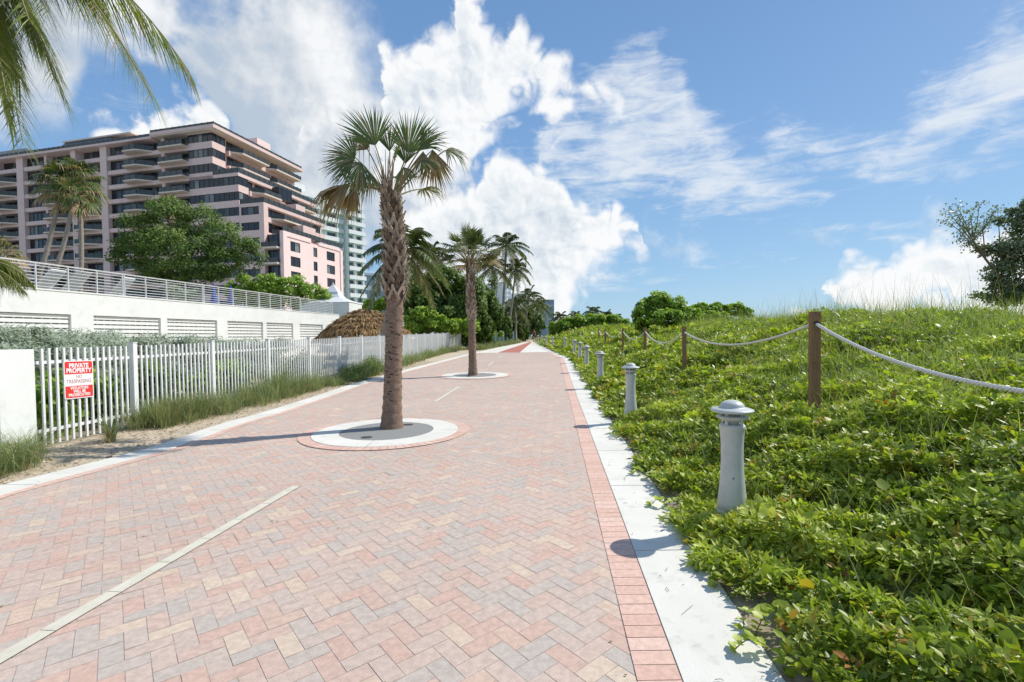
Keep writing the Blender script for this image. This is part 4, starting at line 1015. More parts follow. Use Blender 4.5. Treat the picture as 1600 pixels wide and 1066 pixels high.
# near palm: fan positions read off the crown (x right, y away, z up; metres)
B1 = G(612, 669)
def fp(hx, hy, tx_, ty_, dy=0., ty=None, **kw):
    """fan from its hub and tip as seen (photo px), dy = hub depth offset in metres"""
    k = 90.; h = ((hx-612)/k, dy, (526-hy)/k+1.6-4.02); t = ((tx_-612)/k, (dy*1.6 if ty is None else ty), (526-ty_)/k+1.6-4.02)
    d = tuple(t[i]-h[i] for i in range(3)); L = math.sqrt(sum(q*q for q in d)); return (h, d, kw.pop('n', (-.1, -1, .25)), L, kw)
fans1 = [fp(592, 230, 566, 160, -.1, spread=60, droop=.12, brown=.05, nseg=28), fp(606, 228, 600, 168, .25, spread=34, droop=.1, brown=.2, nseg=16),
         fp(558, 245, 500, 234, 0, spread=84, droop=.12, brown=.08), fp(562, 256, 512, 274, -.25, spread=60, droop=.25, brown=.12, nseg=26), fp(572, 226, 534, 180, .2, spread=58, droop=.5, brown=.5, torn=.3, nseg=26),
         fp(574, 262, 548, 318, -.3, spread=62, droop=.25, brown=.22, nseg=30), fp(566, 262, 526, 300, .2, spread=50, droop=.4, brown=.35, torn=.2, nseg=22), fp(590, 282, 582, 330, -.35, spread=44, droop=.15, brown=.4, nseg=18),
         fp(642, 242, 664, 172, -.1, spread=66, droop=.08, brown=.04, nseg=32), fp(630, 246, 636, 182, .3, spread=40, droop=.15, brown=.1, nseg=20), fp(664, 236, 708, 196, -.15, spread=52, droop=.3, brown=.25, nseg=24),
         fp(664, 262, 706, 272, -.3, spread=50, droop=.5, brown=.2, n=(0, -.7, .7), nseg=26), fp(698, 236, 752, 246, 0, spread=70, droop=.55, brown=.22, n=(.1, -.6, .8), nseg=30),
         fp(680, 238, 690, 312, -.1, spread=34, droop=.02, brown=.78, nseg=26), fp(668, 246, 668, 300, -.25, spread=30, droop=.02, brown=.6, nseg=18),
         fp(640, 272, 650, 312, -.35, spread=46, droop=.25, brown=.5, nseg=20), fp(626, 268, 646, 232, -.4, spread=50, droop=.2, brown=.08, n=(-.5, -.6, .6), nseg=24),
         fp(543, 291, 466, 300, -.05, spread=36, droop=.95, brown=.95, nseg=30, wseg=.022, zb=.1, n=(0, -.5, 1)), fp(550, 288, 498, 335, -.1, spread=30, droop=.5, brown=.95, nseg=24, wseg=.022, zb=.1), fp(556, 288, 545, 348, 0, spread=26, droop=.1, brown=.92, nseg=18, wseg=.022, zb=.08),
         ((.05, .55, .50), (.1, 1, .6), (0, -.3, 1), .62, dict(spread=70, brown=.1)), ((-.4, .5, .4), (-.6, .8, .2), (0, -.2, 1), .6, dict(spread=70, brown=.1)), ((.45, .5, .3), (.7, .7, .1), (0, 0, 1), .6, dict(spread=70, droop=.4, brown=.2))]
sabal(B1, 'tall cabbage palm with criss-crossed trunk in the nearer round tree pit', [(612, 669), (615, 560), (617, 470), (617, 400), (613, 345), (610, 300)], B1[1], .205, .148, 2.22, 4.02, .150, fans1, .20, 118, 3)
pr1 = [o for o in bpy.data.objects if o.name.startswith('sabal_palm')][0]
mb = MB()
for i in range(16):
    an = random.uniform(0, 6.28); r0 = random.uniform(0, .07); L = random.uniform(.35, 1.0); o_ = np.array([math.cos(an), math.sin(an), 0]); b_ = np.array([B1[0]-.02, B1[1], 3.95])
    mb.tube([b_+o_*r0, b_+o_*(r0+.05)+np.array([0, 0, L*.5]), b_+o_*(r0+random.uniform(.05, .22))+np.array([0, 0, L])], [.014, .009, .004], 5, 0, random.random())
mb.build('old_stalks', m_boot, pr1)
B2 = G(739, 587)
fans2 = []
random.seed(11)
for i in range(46):
    an = i*2.4+random.uniform(-.2, .2); elv = random.choice([75, 55, 42, 30, 20, 10, -5])+random.uniform(-8, 8); e_ = R(elv); pl = random.uniform(.6, .95)
    dv = np.array([math.cos(an)*math.cos(e_), math.sin(an)*math.cos(e_), math.sin(e_)]); hub = dv*pl; hub[2] += .12
    dn = dv+np.array([0, 0, -.35 if elv < 40 else .1]); nn = np.array([-dv[0]*dv[2], -dv[1]*dv[2], 1-dv[2]**2])+np.array([0, -.3, .1])
    br = .08 if elv > 30 else (.25 if elv > 5 else .6)
    fans2.append((tuple(hub), tuple(dn), tuple(nn), random.uniform(.58, .70), dict(spread=random.uniform(75, 100), droop=random.uniform(.15, .4), brown=br, nseg=26, wseg=.024)))
sabal(B2, 'shorter cabbage palm in the farther round tree pit beyond the first palm', [(739, 587), (737, 500), (735, 450), (735, 410)], B2[1], .19, .14, B2[2]+2.05, B2[2]+4.15, .118, fans2, .22, 120, 5)

# -------------------------------------------------- coconut palms
def coco_frond(crown, az_, el_, L, sag_, lf=.62, nl=46, brown=.05, dark=0, wdt=.018, twist=0, col=None, hang=.55, end=None):
    d = np.array([math.cos(az_)*math.cos(el_), math.sin(az_)*math.cos(el_), math.sin(el_)]); n = 16
    pts = []
    for i in range(n+1): t = i/n; pts.append(crown+d*L*t*(1-.12*t)+np.array([0, 0, -sag_*L*t**2.0]))
    pts = np.array(pts)
    V, Fc, A = [], [], []; o = 0
    for i in range(nl):
        t = .16+.84*i/(nl-1); p = np.array([np.interp(t*n, np.arange(n+1), pts[:, k]) for k in range(3)])
        t0 = max(0, t-.03); q = np.array([np.interp(t0*n, np.arange(n+1), pts[:, k]) for k in range(3)]); tg = N3(p-q+1e-6)
        sd = N3(np.cross(tg, [0, 0, 1])+1e-4); upn = np.cross(sd, tg)
        ll = lf*(math.sin(math.pi*min(1, .14+.86*t)))**.55*random.uniform(.85, 1.1) if t < .99 else lf*.4
        if t > .8: ll = max(ll, lf*.45)
        for s_ in (-1, 1):
            hg = hang*random.uniform(.6, 1.3)
            dr = N3(sd*s_*(1-.35*hg)+tg*random.uniform(.35, .6)+np.array([0, 0, -hg*.6])+upn*.15)
            a = random.uniform(0, .14) if random.random() < brown else np.clip(random.gauss(.55-dark, .13), .2, 1)
            w_ = wdt; P0 = p; sidev = N3(np.cross(dr, [0, 0, 1])*.5+tg*.8)
            for t2, ww in ((0, .5), (.35, 1), (.7, .75), (1, .08)):
                c = P0+dr*ll*t2+np.array([0, 0, -1.])*ll*hg*.55*t2**2; V += [c-sidev*w_*ww, c+sidev*w_*ww]
            for k in range(3): b = o+2*k; Fc += [[b, b+1, b+3], [b, b+3, b+2]]; A += [a, a]
            o += 8
    return np.array(V), np.array(Fc), np.array(A), pts
def coconut(name_lab, base, crown, r, nf, L, seed, grp='coconut palms beyond the fence', near=False, lf=.62, mat=None, wd=.03, brown=.08, fr=None, lean=0):
    random.seed(seed); base, crown = np.array(base, float), np.array(crown, float)
    root = empty('coconut_palm', base, name_lab, 'palm tree', grp)
    mid = (base+crown)/2+np.array([lean, 0, -.3]); tr = [base*(1-t)**2+2*mid*t*(1-t)+crown*t*t for t in np.linspace(0, 1, 14)]
    mb = MB(); mb.tube(tr, [r*(1.35-.6*t) for t in np.linspace(0, 1, 14)], 10); mb.build('trunk', m_ctrunk, root, True)
    parts = []; stalks = MB()
    for i in range(nf):
        if fr: az_, el_, LL, sg, br = fr[i]
        else:
            az_ = i*2.4+random.uniform(-.25, .25); q = (i+.5)/nf; el_ = R(72-105*q+random.uniform(-8, 8)); LL = L*random.uniform(.85, 1.1); sg = .28+.35*math.cos(el_)*random.uniform(.6, 1.2); br = brown+(.4 if q > .85 else 0)
        V, Fc, A, pts = coco_frond(crown, az_, el_, LL, sg, lf, 96 if near else 34, br, wdt=.05 if not near else .016, hang=1.05 if near else .6)
        if near:
            fo = fast_mesh('frond', V, Fc, A, mat or m_coco, root); mb = MB(); mb.tube(pts, list(np.linspace(.028, .006, len(pts))), 6); ms = mb.build('midrib', m_stalk, fo)
        else: parts.append((V, Fc, A)); stalks.tube(pts, list(np.linspace(.035, .008, len(pts))), 4)
    if not near:
        V, Fc, A = join(parts); cr = fast_mesh('crown', V, Fc, A, mat or m_cocod, root); ms = stalks.build('midribs', m_stalk, cr)
    return root
# palm hanging over the left of the view (crown just above the frame)
cr = D(-75, -150, 7.0)
def toward(px, py, d, frac=1.0):
    t = D(px, py, d)-cr; return t
FR = []
for (px, py, d, sag_, br) in ((238, 152, 6.6, .62, .30), (296, 113, 7.4, .60, .18), (88, 118, 6.7, .55, .03), (60, 60, 7.4, .5, .03), (98, 155, 7.2, .75, .05), (36, 225, 6.6, .6, .12), (30, 120, 7.6, .5, .04), (10, 150, 6.2, .5, .05), (-60, 300, 6.6, .5, .1), (45, 30, 6.0, .5, .03), (5, 60, 7, .5, .03), (75, 20, 6.4, .45, .03), (15, 185, 7.4, .6, .08)):
    t = D(px, py, d)-cr; L_ = np.linalg.norm(t)
    # choose the start direction so that the drooping tip lands on the target
    for _ in range(8):
        LL = np.linalg.norm(t+np.array([0, 0, sag_*L_]))/.88; L_ = LL
    v = t+np.array([0, 0, sag_*L_]); az_ = math.atan2(v[1], v[0]); el_ = math.asin(v[2]/np.linalg.norm(v)); FR.append((az_, el_, L_, sag_, br))
for k in range(9): FR.append((2.2+k*.5, R(60-k*9), 2.6, .4, .1))
coconut('coconut palm leaning in from the left, its fronds hanging into the top corner', (cr[0]-.9, cr[1]+.2, 0), cr, .14, len(FR), 2.6, 21, 'x', near=True, lf=.72, fr=FR)
x = [o for o in bpy.data.objects if o.get('group') == 'x'][0]; del x['group']
# coconut palms in the middle distance
def cpalm(lab, px_b, px_c, py_c, d, L, nf, seed, r=.15, grp='coconut palms beyond the fence', base_z=None, lean=0, lf=.62, mat=None):
    b = D(px_b, 527, d); c = D(px_c, py_c, d); b[2] = float(gz(d)) if base_z is None else base_z
    return coconut(lab, b, c, r, int(nf*1.5), L, seed, grp, lf=lf, mat=mat, lean=lean)
cpalm('coconut palm half hidden behind the nearest cabbage palm, with a slanting trunk', 592, 630, 392, 26, 3.0, 20, 31, .15, lean=-.3, lf=.72)
cpalm('tallest coconut palm behind the farther cabbage palm', 783, 791, 385, 58, 3.6, 18, 32, .15, lf=.7)
cpalm('coconut palm with a lower crown just left of the tallest one', 772, 768, 418, 56, 3.4, 16, 33, .14, lf=.7)
cpalm('slim coconut palm whose crown meets the foot of the tallest crown', 792, 806, 420, 60, 2.8, 14, 34, .12, lf=.6)
cpalm('coconut palm peeking above the sea grape between the two cabbage palms', 668, 672, 400, 44, 2.8, 14, 35, .14, lf=.7)
cpalm('coconut palm right of the slim one over the dark mass of fronds', 818, 826, 466, 70, 3.6, 15, 36, .14, lf=.7)
cpalm('low coconut palm over the path end, left of the slender tower', 832, 842, 478, 84, 3.2, 14, 37, .14, lf=.7)
cpalm('dry looking coconut palm beside the green windscreen', 806, 806, 478, 64, 3.2, 14, 38, .13, lf=.7)
cpalm('small coconut palm sprouting low near the runner', 816, 820, 500, 72, 3.0, 13, 39, .12, lf=.6)
for i, (px, py, d, L) in enumerate(((875, 496, 78, 2.4), (899, 494, 80, 2.3), (926, 489, 70, 2.5), (948, 494, 72, 2.2), (962, 497, 74, 1.8))):
    cpalm(['leftmost low palm peeking over the far dune bushes', 'second low palm from the left over the far dune bushes', 'most upright of the low palms over the far dune bushes', 'low palm just right of the upright one over the dune bushes', 'rightmost low palm over the far dune bushes'][i], px, px, py, d, L, 11, 50+i, .11, 'low palms over the far dune bushes', lf=.6)
# ================================================================== PLANTS
GRN = [(0, (0.448, 0.190, 0.045)), (.04, (0.515, 0.347, 0.045)), (.09, (0.470, 0.448, 0.045)), (.14, (0.112, 0.168, 0.020)), (.40, (0.280, 0.358, 0.036)), (.68, (0.470, 0.538, 0.062)), (1, (0.627, 0.650, 0.134))]
m_vine = leafmat('vine_leaf', GRN, .42, .42, .45)
m_grass = leafmat('dune_grass', [(0, (.42, .33, .17)), (.18, (.38, .35, .16)), (.3, (.22, .29, .07)), (.6, (.32, .38, .10)), (1, (.46, .50, .22))], .6, .42)
m_sg = leafmat('sea_grape_leaf', [(0, (0.312, 0.208, 0.052)), (.06, (0.104, 0.169, 0.026)), (.4, (0.221, 0.351, 0.046)), (.7, (0.338, 0.481, 0.065)), (1, (0.494, 0.598, 0.130))], .55, .42, .3)
m_sgd = leafmat('dark_tree_leaf', [(0, (0.039, 0.062, 0.017)), (.35, (0.084, 0.140, 0.027)), (.7, (0.146, 0.224, 0.039)), (1, (0.280, 0.370, 0.090))], .55, .28, .3)
m_silver = leafmat('silver_leaf', [(0, (.14, .17, .11)), (.4, (.25, .31, .22)), (.8, (.37, .43, .34)), (1, (.50, .54, .46))], .6, .2)
m_olive = leafmat('olive_leaf', [(0, (0.068, 0.081, 0.041)), (.4, (0.162, 0.203, 0.095)), (.8, (0.270, 0.324, 0.176)), (1, (0.459, 0.513, 0.324))], .4, .25)
m_vg = leafmat('verge_grass_blade', [(0, (.50, .40, .22)), (.25, (.44, .39, .20)), (.4, (.15, .22, .09)), (.75, (.23, .31, .13)), (1, (.38, .44, .22))], .5, .3)
m_limb = surf('tree_limb', (.20, .16, .12), (.12, .095, .07), 8, .95, .5, 30)

def vine_field():
    parts = []
    zones = [(.9, 3.2, .056, 6200), (3.2, 6, .062, 4600), (6, 10, .080, 2300), (10, 17, .125, 900), (17, 30, .19, 360), (30, 50, .30, 140), (50, 80, .44, 60)]
    for (ya, yb, sz, dens) in zones:
        wmax = 14 if ya > 8 else 10
        area = (yb-ya)*wmax; n = int(area*dens/6); y = RNG.uniform(ya, yb, n); s = RNG.uniform(-.15, wmax, n); x = edge(y)+s
        keep = (x < 1.22*y+1.2)
        # broken edge over the kerb and a few open spots
        eg = .10*np.sin(y*3.1)+.07*np.sin(y*7.3+1)+.04*np.sin(y*17)+.05
        keep &= s > eg-.06+.10*RNG.random(n)-(.0)
        keep &= ~((y < 2.5) & (s < .20+.16*np.sin(y*5)))
        for bx_, by_ in BPOS[:6]: keep &= np.hypot(x-bx_, y-by_) > .13
        x, y, s = x[keep], y[keep], s[keep]; n = len(x)
        hum = .5+.25*np.sin(x*5.1+np.sin(y*3.3)*1.5)+.25*np.sin(y*4.7+np.sin(x*2.9)*2)
        ht = (.05+.22*hum+.05*np.sin(x*13+y*9))*np.clip(.35+s/.8, .35, 1)*(1+.25*(sz > .1))
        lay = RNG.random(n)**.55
        z = dune(x, y)+ht*lay+.01
        tone = .10*np.sin(x*2.3+y*1.1)+.09*np.sin(x*.9-y*1.7)+.12*(hum-.5)
        ax = unit(np.stack([RNG.normal(0, .45, n)-.12, RNG.normal(0, .45, n)-.1, np.ones(n)], 1)); rd = unit(np.cross(ax, rdir(n))); rd2 = np.cross(ax, rd)
        kind = RNG.random(n); P0 = np.stack([x, y, z], 1); big_ = (kind > .965)
        special = RNG.random(n)
        for k in range(6):
            an = k*np.pi/3*(1+.0)+RNG.normal(0, .25, n); an = np.where(kind < .35, RNG.uniform(0, 6.28, n), an)
            r = (np.cos(an)[:, None]*rd+np.sin(an)[:, None]*rd2); el_ = RNG.uniform(.0, .75, n)[:, None]
            dr = unit(r*np.cos(el_)+ax*np.sin(el_)+RNG.normal(0, .12, (n, 3))); nr = unit(ax*np.cos(el_)-r*np.sin(el_)+RNG.normal(0, .25, (n, 3)))
            S = sz*RNG.uniform(.6, 1.25, n)*np.where(big_, 1.35, 1); P = P0+r*sz*.18+ax*RNG.uniform(-.02, .03, n)[:, None]
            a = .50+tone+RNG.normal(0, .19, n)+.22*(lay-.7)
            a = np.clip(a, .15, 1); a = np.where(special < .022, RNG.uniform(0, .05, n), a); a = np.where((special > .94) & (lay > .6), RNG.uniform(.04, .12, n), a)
            narrow = (kind > .35) & (kind < .55); rnd = big_
            for msk, tp, kk in ((narrow, NARROW, 1.45), (rnd, ROUND, 1.0), (~narrow & ~rnd, (LEAF if ya < 6 else LEAF4), 1.0)):
                if k >= 4 and tp is ROUND: continue
                if msk.sum() == 0: continue
                V, Fc, m = leaves(tp, P[msk], dr[msk], nr[msk], S[msk]*kk); parts.append((V, Fc, np.repeat(a[msk], m)))
    V, Fc, A = join(parts); print('vine tris', len(Fc))
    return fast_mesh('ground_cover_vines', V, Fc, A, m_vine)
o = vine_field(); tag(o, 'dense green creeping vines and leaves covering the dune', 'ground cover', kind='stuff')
# grass among the vines, thickest along the crest
parts = []
def gfield(n, yr, sr, H, W, seg=4, lean=(.2, .9), topmask=None, toneo=0.):
    y = yr[0]+(yr[1]-yr[0])*RNG.random(n)**.8; s = RNG.uniform(*sr, n); x = edge(y)+s; k = x < 1.22*y+1.2; x, y = x[k], y[k]; n = len(x)
    P = np.stack([x, y, dune(x, y)+.02], 1); h = RNG.uniform(*H, n)
    V, Fc, m = blades(P, h, W*RNG.uniform(.7, 1.3, n), RNG.uniform(*lean, n), RNG.uniform(0, 6.28, n), seg)
    cl = .12*np.sin(x*1.7+y*.8); parts.append((V, Fc, np.repeat(np.clip(RNG.normal(.55+toneo, .17, n)+cl, 0, 1), m)))
gfield(4500, (1.2, 9), (.5, 5), (.18, .42), .008)
gfield(14000, (4, 20), (2.6, 9), (.25, .50), .012)
gfield(1500, (1.5, 12), (.3, 5), (.10, .30), .004, toneo=-.5)
gfield(9000, (14, 45), (1.0, 13), (.3, .55), .028, 3)
gfield(6500, (5, 24), (5.2, 9.5), (.35, .75), .012, 4, (.15, .8), toneo=-.02)
gfield(3800, (18, 60), (5.5, 10), (.4, .9), .03, 3, (.15, .8), toneo=-.08)
gfield(900, (5, 30), (5.4, 8.5), (.7, 1.3), .007, 4, (.1, .5), toneo=-.30)
V, Fc, A = join(parts); tag(fast_mesh('dune_grass', V, Fc, A, m_grass), 'tall loose grass growing through the vines and along the dune crest', 'grass', kind='stuff')

# trailing runners that reach over the kerb: thin stems with pairs of leaves
mbs = MB(); parts = []
m_stem = surf('runner_stem', (.16, .10, .045), (.12, .14, .04), 9, .8)
for i in range(20):
    y = random.choice([random.uniform(1.6, 5), random.uniform(1.7, 10)]); x = float(edge(y))+random.uniform(-.02, .22); an = math.pi+random.uniform(-.9, .9); L = random.uniform(.06, .20); pts = []
    for k in range(7):
        t = k/6; an += random.uniform(-.25, .25); x += math.cos(an)*L/6; y += math.sin(an)*L/6; z = float(gz(y))+.012+.05*math.sin(t*3.1)*random.uniform(.6, 1.3)+.03*(1-t)
        pts.append((x, y, z))
        if k > 0:
            n = 2; P = np.array([pts[-1]]*n); dr = np.array([[math.cos(an+sd), math.sin(an+sd), .35] for sd in (1.0, -1.0)]); nr = np.array([[0, 0, 1.]]*n)+RNG.normal(0, .3, (n, 3))
            V, Fc, m = leaves(ROUND if i % 3 else LEAF, P, dr, nr, RNG.uniform(.035, .065, n)); parts.append((V, Fc, np.repeat(np.clip(RNG.normal(.55, .15, n), .15, 1), m)))
    mbs.tube(pts, .0028, 5)
V, Fc, A = join(parts); ru = fast_mesh('vine_runners', V, Fc, A, m_vine); tag(ru, 'thin vine runners creeping out over the pale concrete kerb', 'vines', kind='stuff')
mbs.build('runner_stems', m_stem, ru)
# dry twigs and fallen bits on the kerb and paving
mb = MB()
for i in range(60):
    y = random.uniform(1.7, 9); x = float(edge(y))-random.uniform(.0, .75)*random.random(); an = random.uniform(0, 6.28); L = random.uniform(.01, .05)
    if i % 9 == 0: L = random.uniform(.12, .25)
    pts = []
    for k in range(4): pts.append((x, y, float(gz(y))+.0145+.004*math.sin(k))); an += random.uniform(-.7, .7); x += math.cos(an)*L/3; y += math.sin(an)*L/3
    mb.tube(pts, random.uniform(.0008, .0022), 5)
for i in range(90):
    y = random.uniform(1.8, 12)**1.0; x = random.uniform(lk(y), rk(y)); an = random.uniform(0, 6.28); L = random.uniform(.004, .014); q = [(x+L*math.cos(an+t), y+.6*L*math.sin(an+t), float(gz(y))+.007) for t in (0, 1.4, 3.1, 4.6)]; mb.quad(q)
tag(mb.build('plant_litter', m_stem), 'dry twigs and crumbs of leaf scattered on kerb and paving', 'litter', kind='stuff')

# ------------------------------------------------------------ bushes and trees from crown lobes
def lobes(lst, d, zmin=None):
    out = []
    for l in lst:
        px, py, rx, ry = l[:4]; dd = d+(l[4] if len(l) > 4 else 0); c = D(px, py, dd); k = dd/F_PX
        out.append((c, (rx*k, rx*k*.9, ry*k)))
    return out
def plant(name, lab, cat, base, bl, n, size, mat, tmpl=LEAF4, grp=None, trunk=None, sub=26, subr=.38, limb=True, dark=.25, tr_r=.15, shell=.55, nl=7):
    base = np.array(base, float); e_ = empty(name, base, lab, cat, grp)
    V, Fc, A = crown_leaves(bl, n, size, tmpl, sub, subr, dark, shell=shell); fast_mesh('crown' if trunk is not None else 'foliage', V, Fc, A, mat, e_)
    mb = MB(); ctr = np.mean([b[0] for b in bl], 0)
    fork = base+(ctr-base)*.35 if trunk is None else np.array(trunk, float)
    mb.tube([base-np.array([0, 0, .3]), (base+fork)/2+np.array([.05, 0, 0]), fork], [tr_r*1.2, tr_r, tr_r*.8], 8)
    for b in bl[:nl]:
        q = np.array(b[0]); m1 = (fork+q)/2+np.array([0, 0, -.1*b[1][2]]); mb.tube([fork, m1, q], [tr_r*.6, tr_r*.4, tr_r*.15], 6)
        for k in range(5):
            w_ = q+rdir(1)[0]*np.array(b[1])*.8; mb.tube([q, (q+w_)/2+rdir(1)[0]*.05*b[1][0], w_], [tr_r*.18, tr_r*.12, tr_r*.05], 4)
    mb.build('trunk', m_limb, e_)
    return e_
def gb(px, d, z=None): p = D(px, 527, d); return (p[0], p[1], float(gz(d)) if z is None else z)
plant('sea_grape_tree', 'big rounded dark green tree on the terrace in front of the pink block', 'tree', gb(290, 40, 3.5), lobes([(240, 425, 34, 18), (285, 430, 40, 16), (330, 428, 34, 16), (222, 352, 34, 30), (262, 342, 36, 32), (312, 352, 40, 30, 1), (352, 378, 42, 30), (386, 398, 26, 24), (208, 392, 32, 34), (255, 395, 46, 40, -1), (305, 402, 48, 38, -1), (350, 412, 40, 26)], 40), 26000, .22, m_sgd, grp=None, trunk=D(290, 432, 40), sub=34, subr=.30, tr_r=.22, dark=.35)
plant('hedge', 'bright green clipped hedge behind the terrace railing', 'hedge', gb(440, 45, 3.5), lobes([(385, 450, 26, 20), (420, 447, 30, 19), (455, 450, 30, 19), (487, 458, 24, 16), (505, 466, 16, 12), (368, 462, 20, 12), (400, 468, 26, 12), (440, 470, 30, 12), (478, 474, 26, 10)], 45), 12000, .20, m_sg, ROUND, sub=30, subr=.3, tr_r=.06)
plant('shrub', 'pale leafy shrub growing against the terrace railing above the white wall', 'shrub', gb(283, 27.8, 3.5), lobes([(284, 458, 18, 12), (300, 462, 14, 12), (268, 455, 12, 10)], 27.8), 900, .12, m_silver, sub=14, tr_r=.02)
plant('sea_grape_tree', 'dark leafy tree between the two cabbage palms beyond the fence', 'tree', gb(690, 42), lobes([(655, 455, 34, 30), (698, 440, 36, 28, 1), (672, 492, 40, 34), (722, 470, 40, 40), (705, 500, 34, 26, -1), (640, 470, 26, 36, 2)], 42), 20000, .24, m_sgd, ROUND, grp=None, sub=34, subr=.3, tr_r=.18, dark=.35)
plant('sea_grape_tree', 'rounded green tree just right of the farther cabbage palm', 'tree', gb(756, 45), lobes([(750, 458, 26, 30), (763, 490, 24, 34), (745, 500, 28, 26, -1)], 45), 9000, .24, m_sgd, ROUND, sub=30, subr=.3, tr_r=.15, dark=.25)
plant('sea_grape_shrub', 'sunlit pale green shrub row right behind the white fence, below the dark tree', 'shrub', gb(690, 38.5), lobes([(648, 508, 18, 18), (680, 506, 20, 17), (708, 510, 18, 14), (735, 512, 14, 14), (655, 490, 14, 12)], 38.5), 6500, .20, m_sg, ROUND, sub=22, subr=.32, tr_r=.06)
plant('sea_grape_shrub', 'small bright shrub peeking over the thatched roof', 'shrub', gb(590, 44, 1), lobes([(588, 478, 18, 12), (604, 474, 12, 10)], 42), 1600, .24, m_sg, ROUND, sub=16, tr_r=.05)
plant('sea_grape_shrub', 'dark green bushes closing the gap right of the fence end', 'shrub', gb(742, 44.5), lobes([(728, 520, 12, 12), (742, 517, 13, 15), (756, 518, 9, 13), (730, 534, 13, 11), (745, 536, 11, 10), (757, 530, 9, 12, 3), (764, 528, 6, 10, 6)], 44), 8000, .2, m_sgd, ROUND, sub=22, subr=.34, tr_r=.05, dark=.2)
plant('sea_grape_shrub', 'green bushes behind the windscreen fence below the tallest coconut palm', 'shrub', gb(778, 56), lobes([(766, 505, 12, 22), (780, 508, 12, 20), (792, 512, 9, 17)], 57), 5200, .26, m_sgd, ROUND, sub=24, subr=.34, tr_r=.05, dark=.2)
plant('sea_grape_shrub', 'low green bushes left of the runner at the bend of the path', 'shrub', gb(806, 66), lobes([(802, 516, 8, 13), (813, 518, 8, 12), (822, 520, 6, 10, 4)], 66), 3800, .28, m_sgd, ROUND, sub=22, subr=.34, tr_r=.05, dark=.2)
plant('dark_tree', 'dark mass of trees low behind the coconut palms near the path end', 'tree', gb(820, 72), lobes([(800, 500, 16, 20), (822, 500, 18, 22), (842, 508, 13, 16), (812, 515, 20, 12), (788, 508, 14, 18, -6)], 72), 9000, .42, m_sgd, sub=26, subr=.32, tr_r=.2, dark=.35)
plant('sea_grape_shrub', 'bright green vine covered shrub beside the green windscreen fence', 'shrub', gb(771, 47), lobes([(769, 523, 7, 9), (783, 524, 3.5, 7)], 47), 1100, .16, m_sg, ROUND, sub=12, tr_r=.04)
plant('sea_grape_bush', 'rounded bright sea grape bush on the dune, tallest on the skyline', 'bush', gb(1035, 27, 1.8), lobes([(1010, 488, 20, 18), (1028, 474, 22, 17), (1052, 480, 22, 18), (1035, 497, 30, 14, -1), (1078, 494, 18, 13), (1003, 503, 12, 12)], 27), 10000, .15, m_sg, ROUND, sub=26, subr=.34, tr_r=.07)
plant('sea_grape_bush', 'lower sea grape bush on the dune right of the tallest one', 'bush', gb(1125, 30, 2.0), lobes([(1095, 484, 20, 12), (1122, 485, 20, 12), (1148, 484, 18, 10), (1165, 488, 10, 8), (1108, 496, 30, 9, -1)], 30), 7000, .16, m_sg, ROUND, sub=22, subr=.34, tr_r=.07)
plant('sea_grape_bush', 'long low bushes at the far left foot of the dune', 'bush', gb(925, 60, .9), lobes([(885, 507, 14, 13), (905, 503, 16, 12), (930, 503, 18, 12), (955, 504, 16, 12), (975, 508, 14, 11), (992, 512, 12, 10, -8), (868, 513, 9, 10)], 60), 11000, .28, m_sg, ROUND, sub=24, subr=.33, tr_r=.08)
# windswept tree on the right crest
bl = lobes([(1582, 400, 34, 26), (1565, 430, 30, 20), (1603, 425, 40, 44), (1600, 350, 24, 18), (1610, 320, 18, 14), (1640, 380, 60, 60), (1545, 388, 20, 12), (1575, 455, 36, 20), (1535, 462, 16, 5), (1560, 345, 12, 8), (1560, 466, 26, 12), (1600, 458, 34, 22), (1585, 330, 14, 10), (1622, 340, 30, 26)], 15)
tb = D(1578, 478, 15); rt = plant('windswept_tree', 'windswept grey green tree rising from the dune crest at the right edge', 'tree', (tb[0], tb[1], float(dune(tb[0], tb[1]))), bl, 17000, .10, m_olive, sub=30, subr=.30, trunk=D(1568, 455, 15), tr_r=.05, dark=.3, shell=.35, nl=10)
tips = [(1482, 332), (1495, 320), (1515, 330), (1530, 322), (1548, 335), (1505, 350), (1480, 345), (1520, 360), (1540, 355), (1500, 372), (1512, 385), (1493, 330), (1558, 326)]
mb = MB(); pr_ = []; j0, j1, j2 = D(1572, 445, 15), D(1540, 405, 14.8), D(1520, 375, 14.7)
mb.tube([j0, j1, j2], [.05, .034, .024], 6)
for t in tips:
    e1 = D(*t, 14.7+random.uniform(-.4, .4)); m1 = (j2+e1)/2+np.array([.03, 0, -.06]); mb.tube([j2 if random.random() < .6 else j1, m1, e1], [.019, .013, .006], 5)
    for q in (e1, (m1+e1)/2, m1):
        n = 30 if q is e1 else 20; P = q+RNG.normal(0, .11 if q is e1 else .10, (n, 3))*np.array([1, 1, .6]); V, Fc, m = leaves(LEAF4, P, rdir(n)+np.array([-.3, 0, .3]), rdir(n), RNG.uniform(.06, .10, n)); pr_.append((V, Fc, np.repeat(np.clip(RNG.normal(.6, .2, n), 0, 1), m)))
mb.build('branch', m_limb, rt); V, Fc, A = join(pr_); fast_mesh('sparse_foliage', V, Fc, A, m_olive, rt)

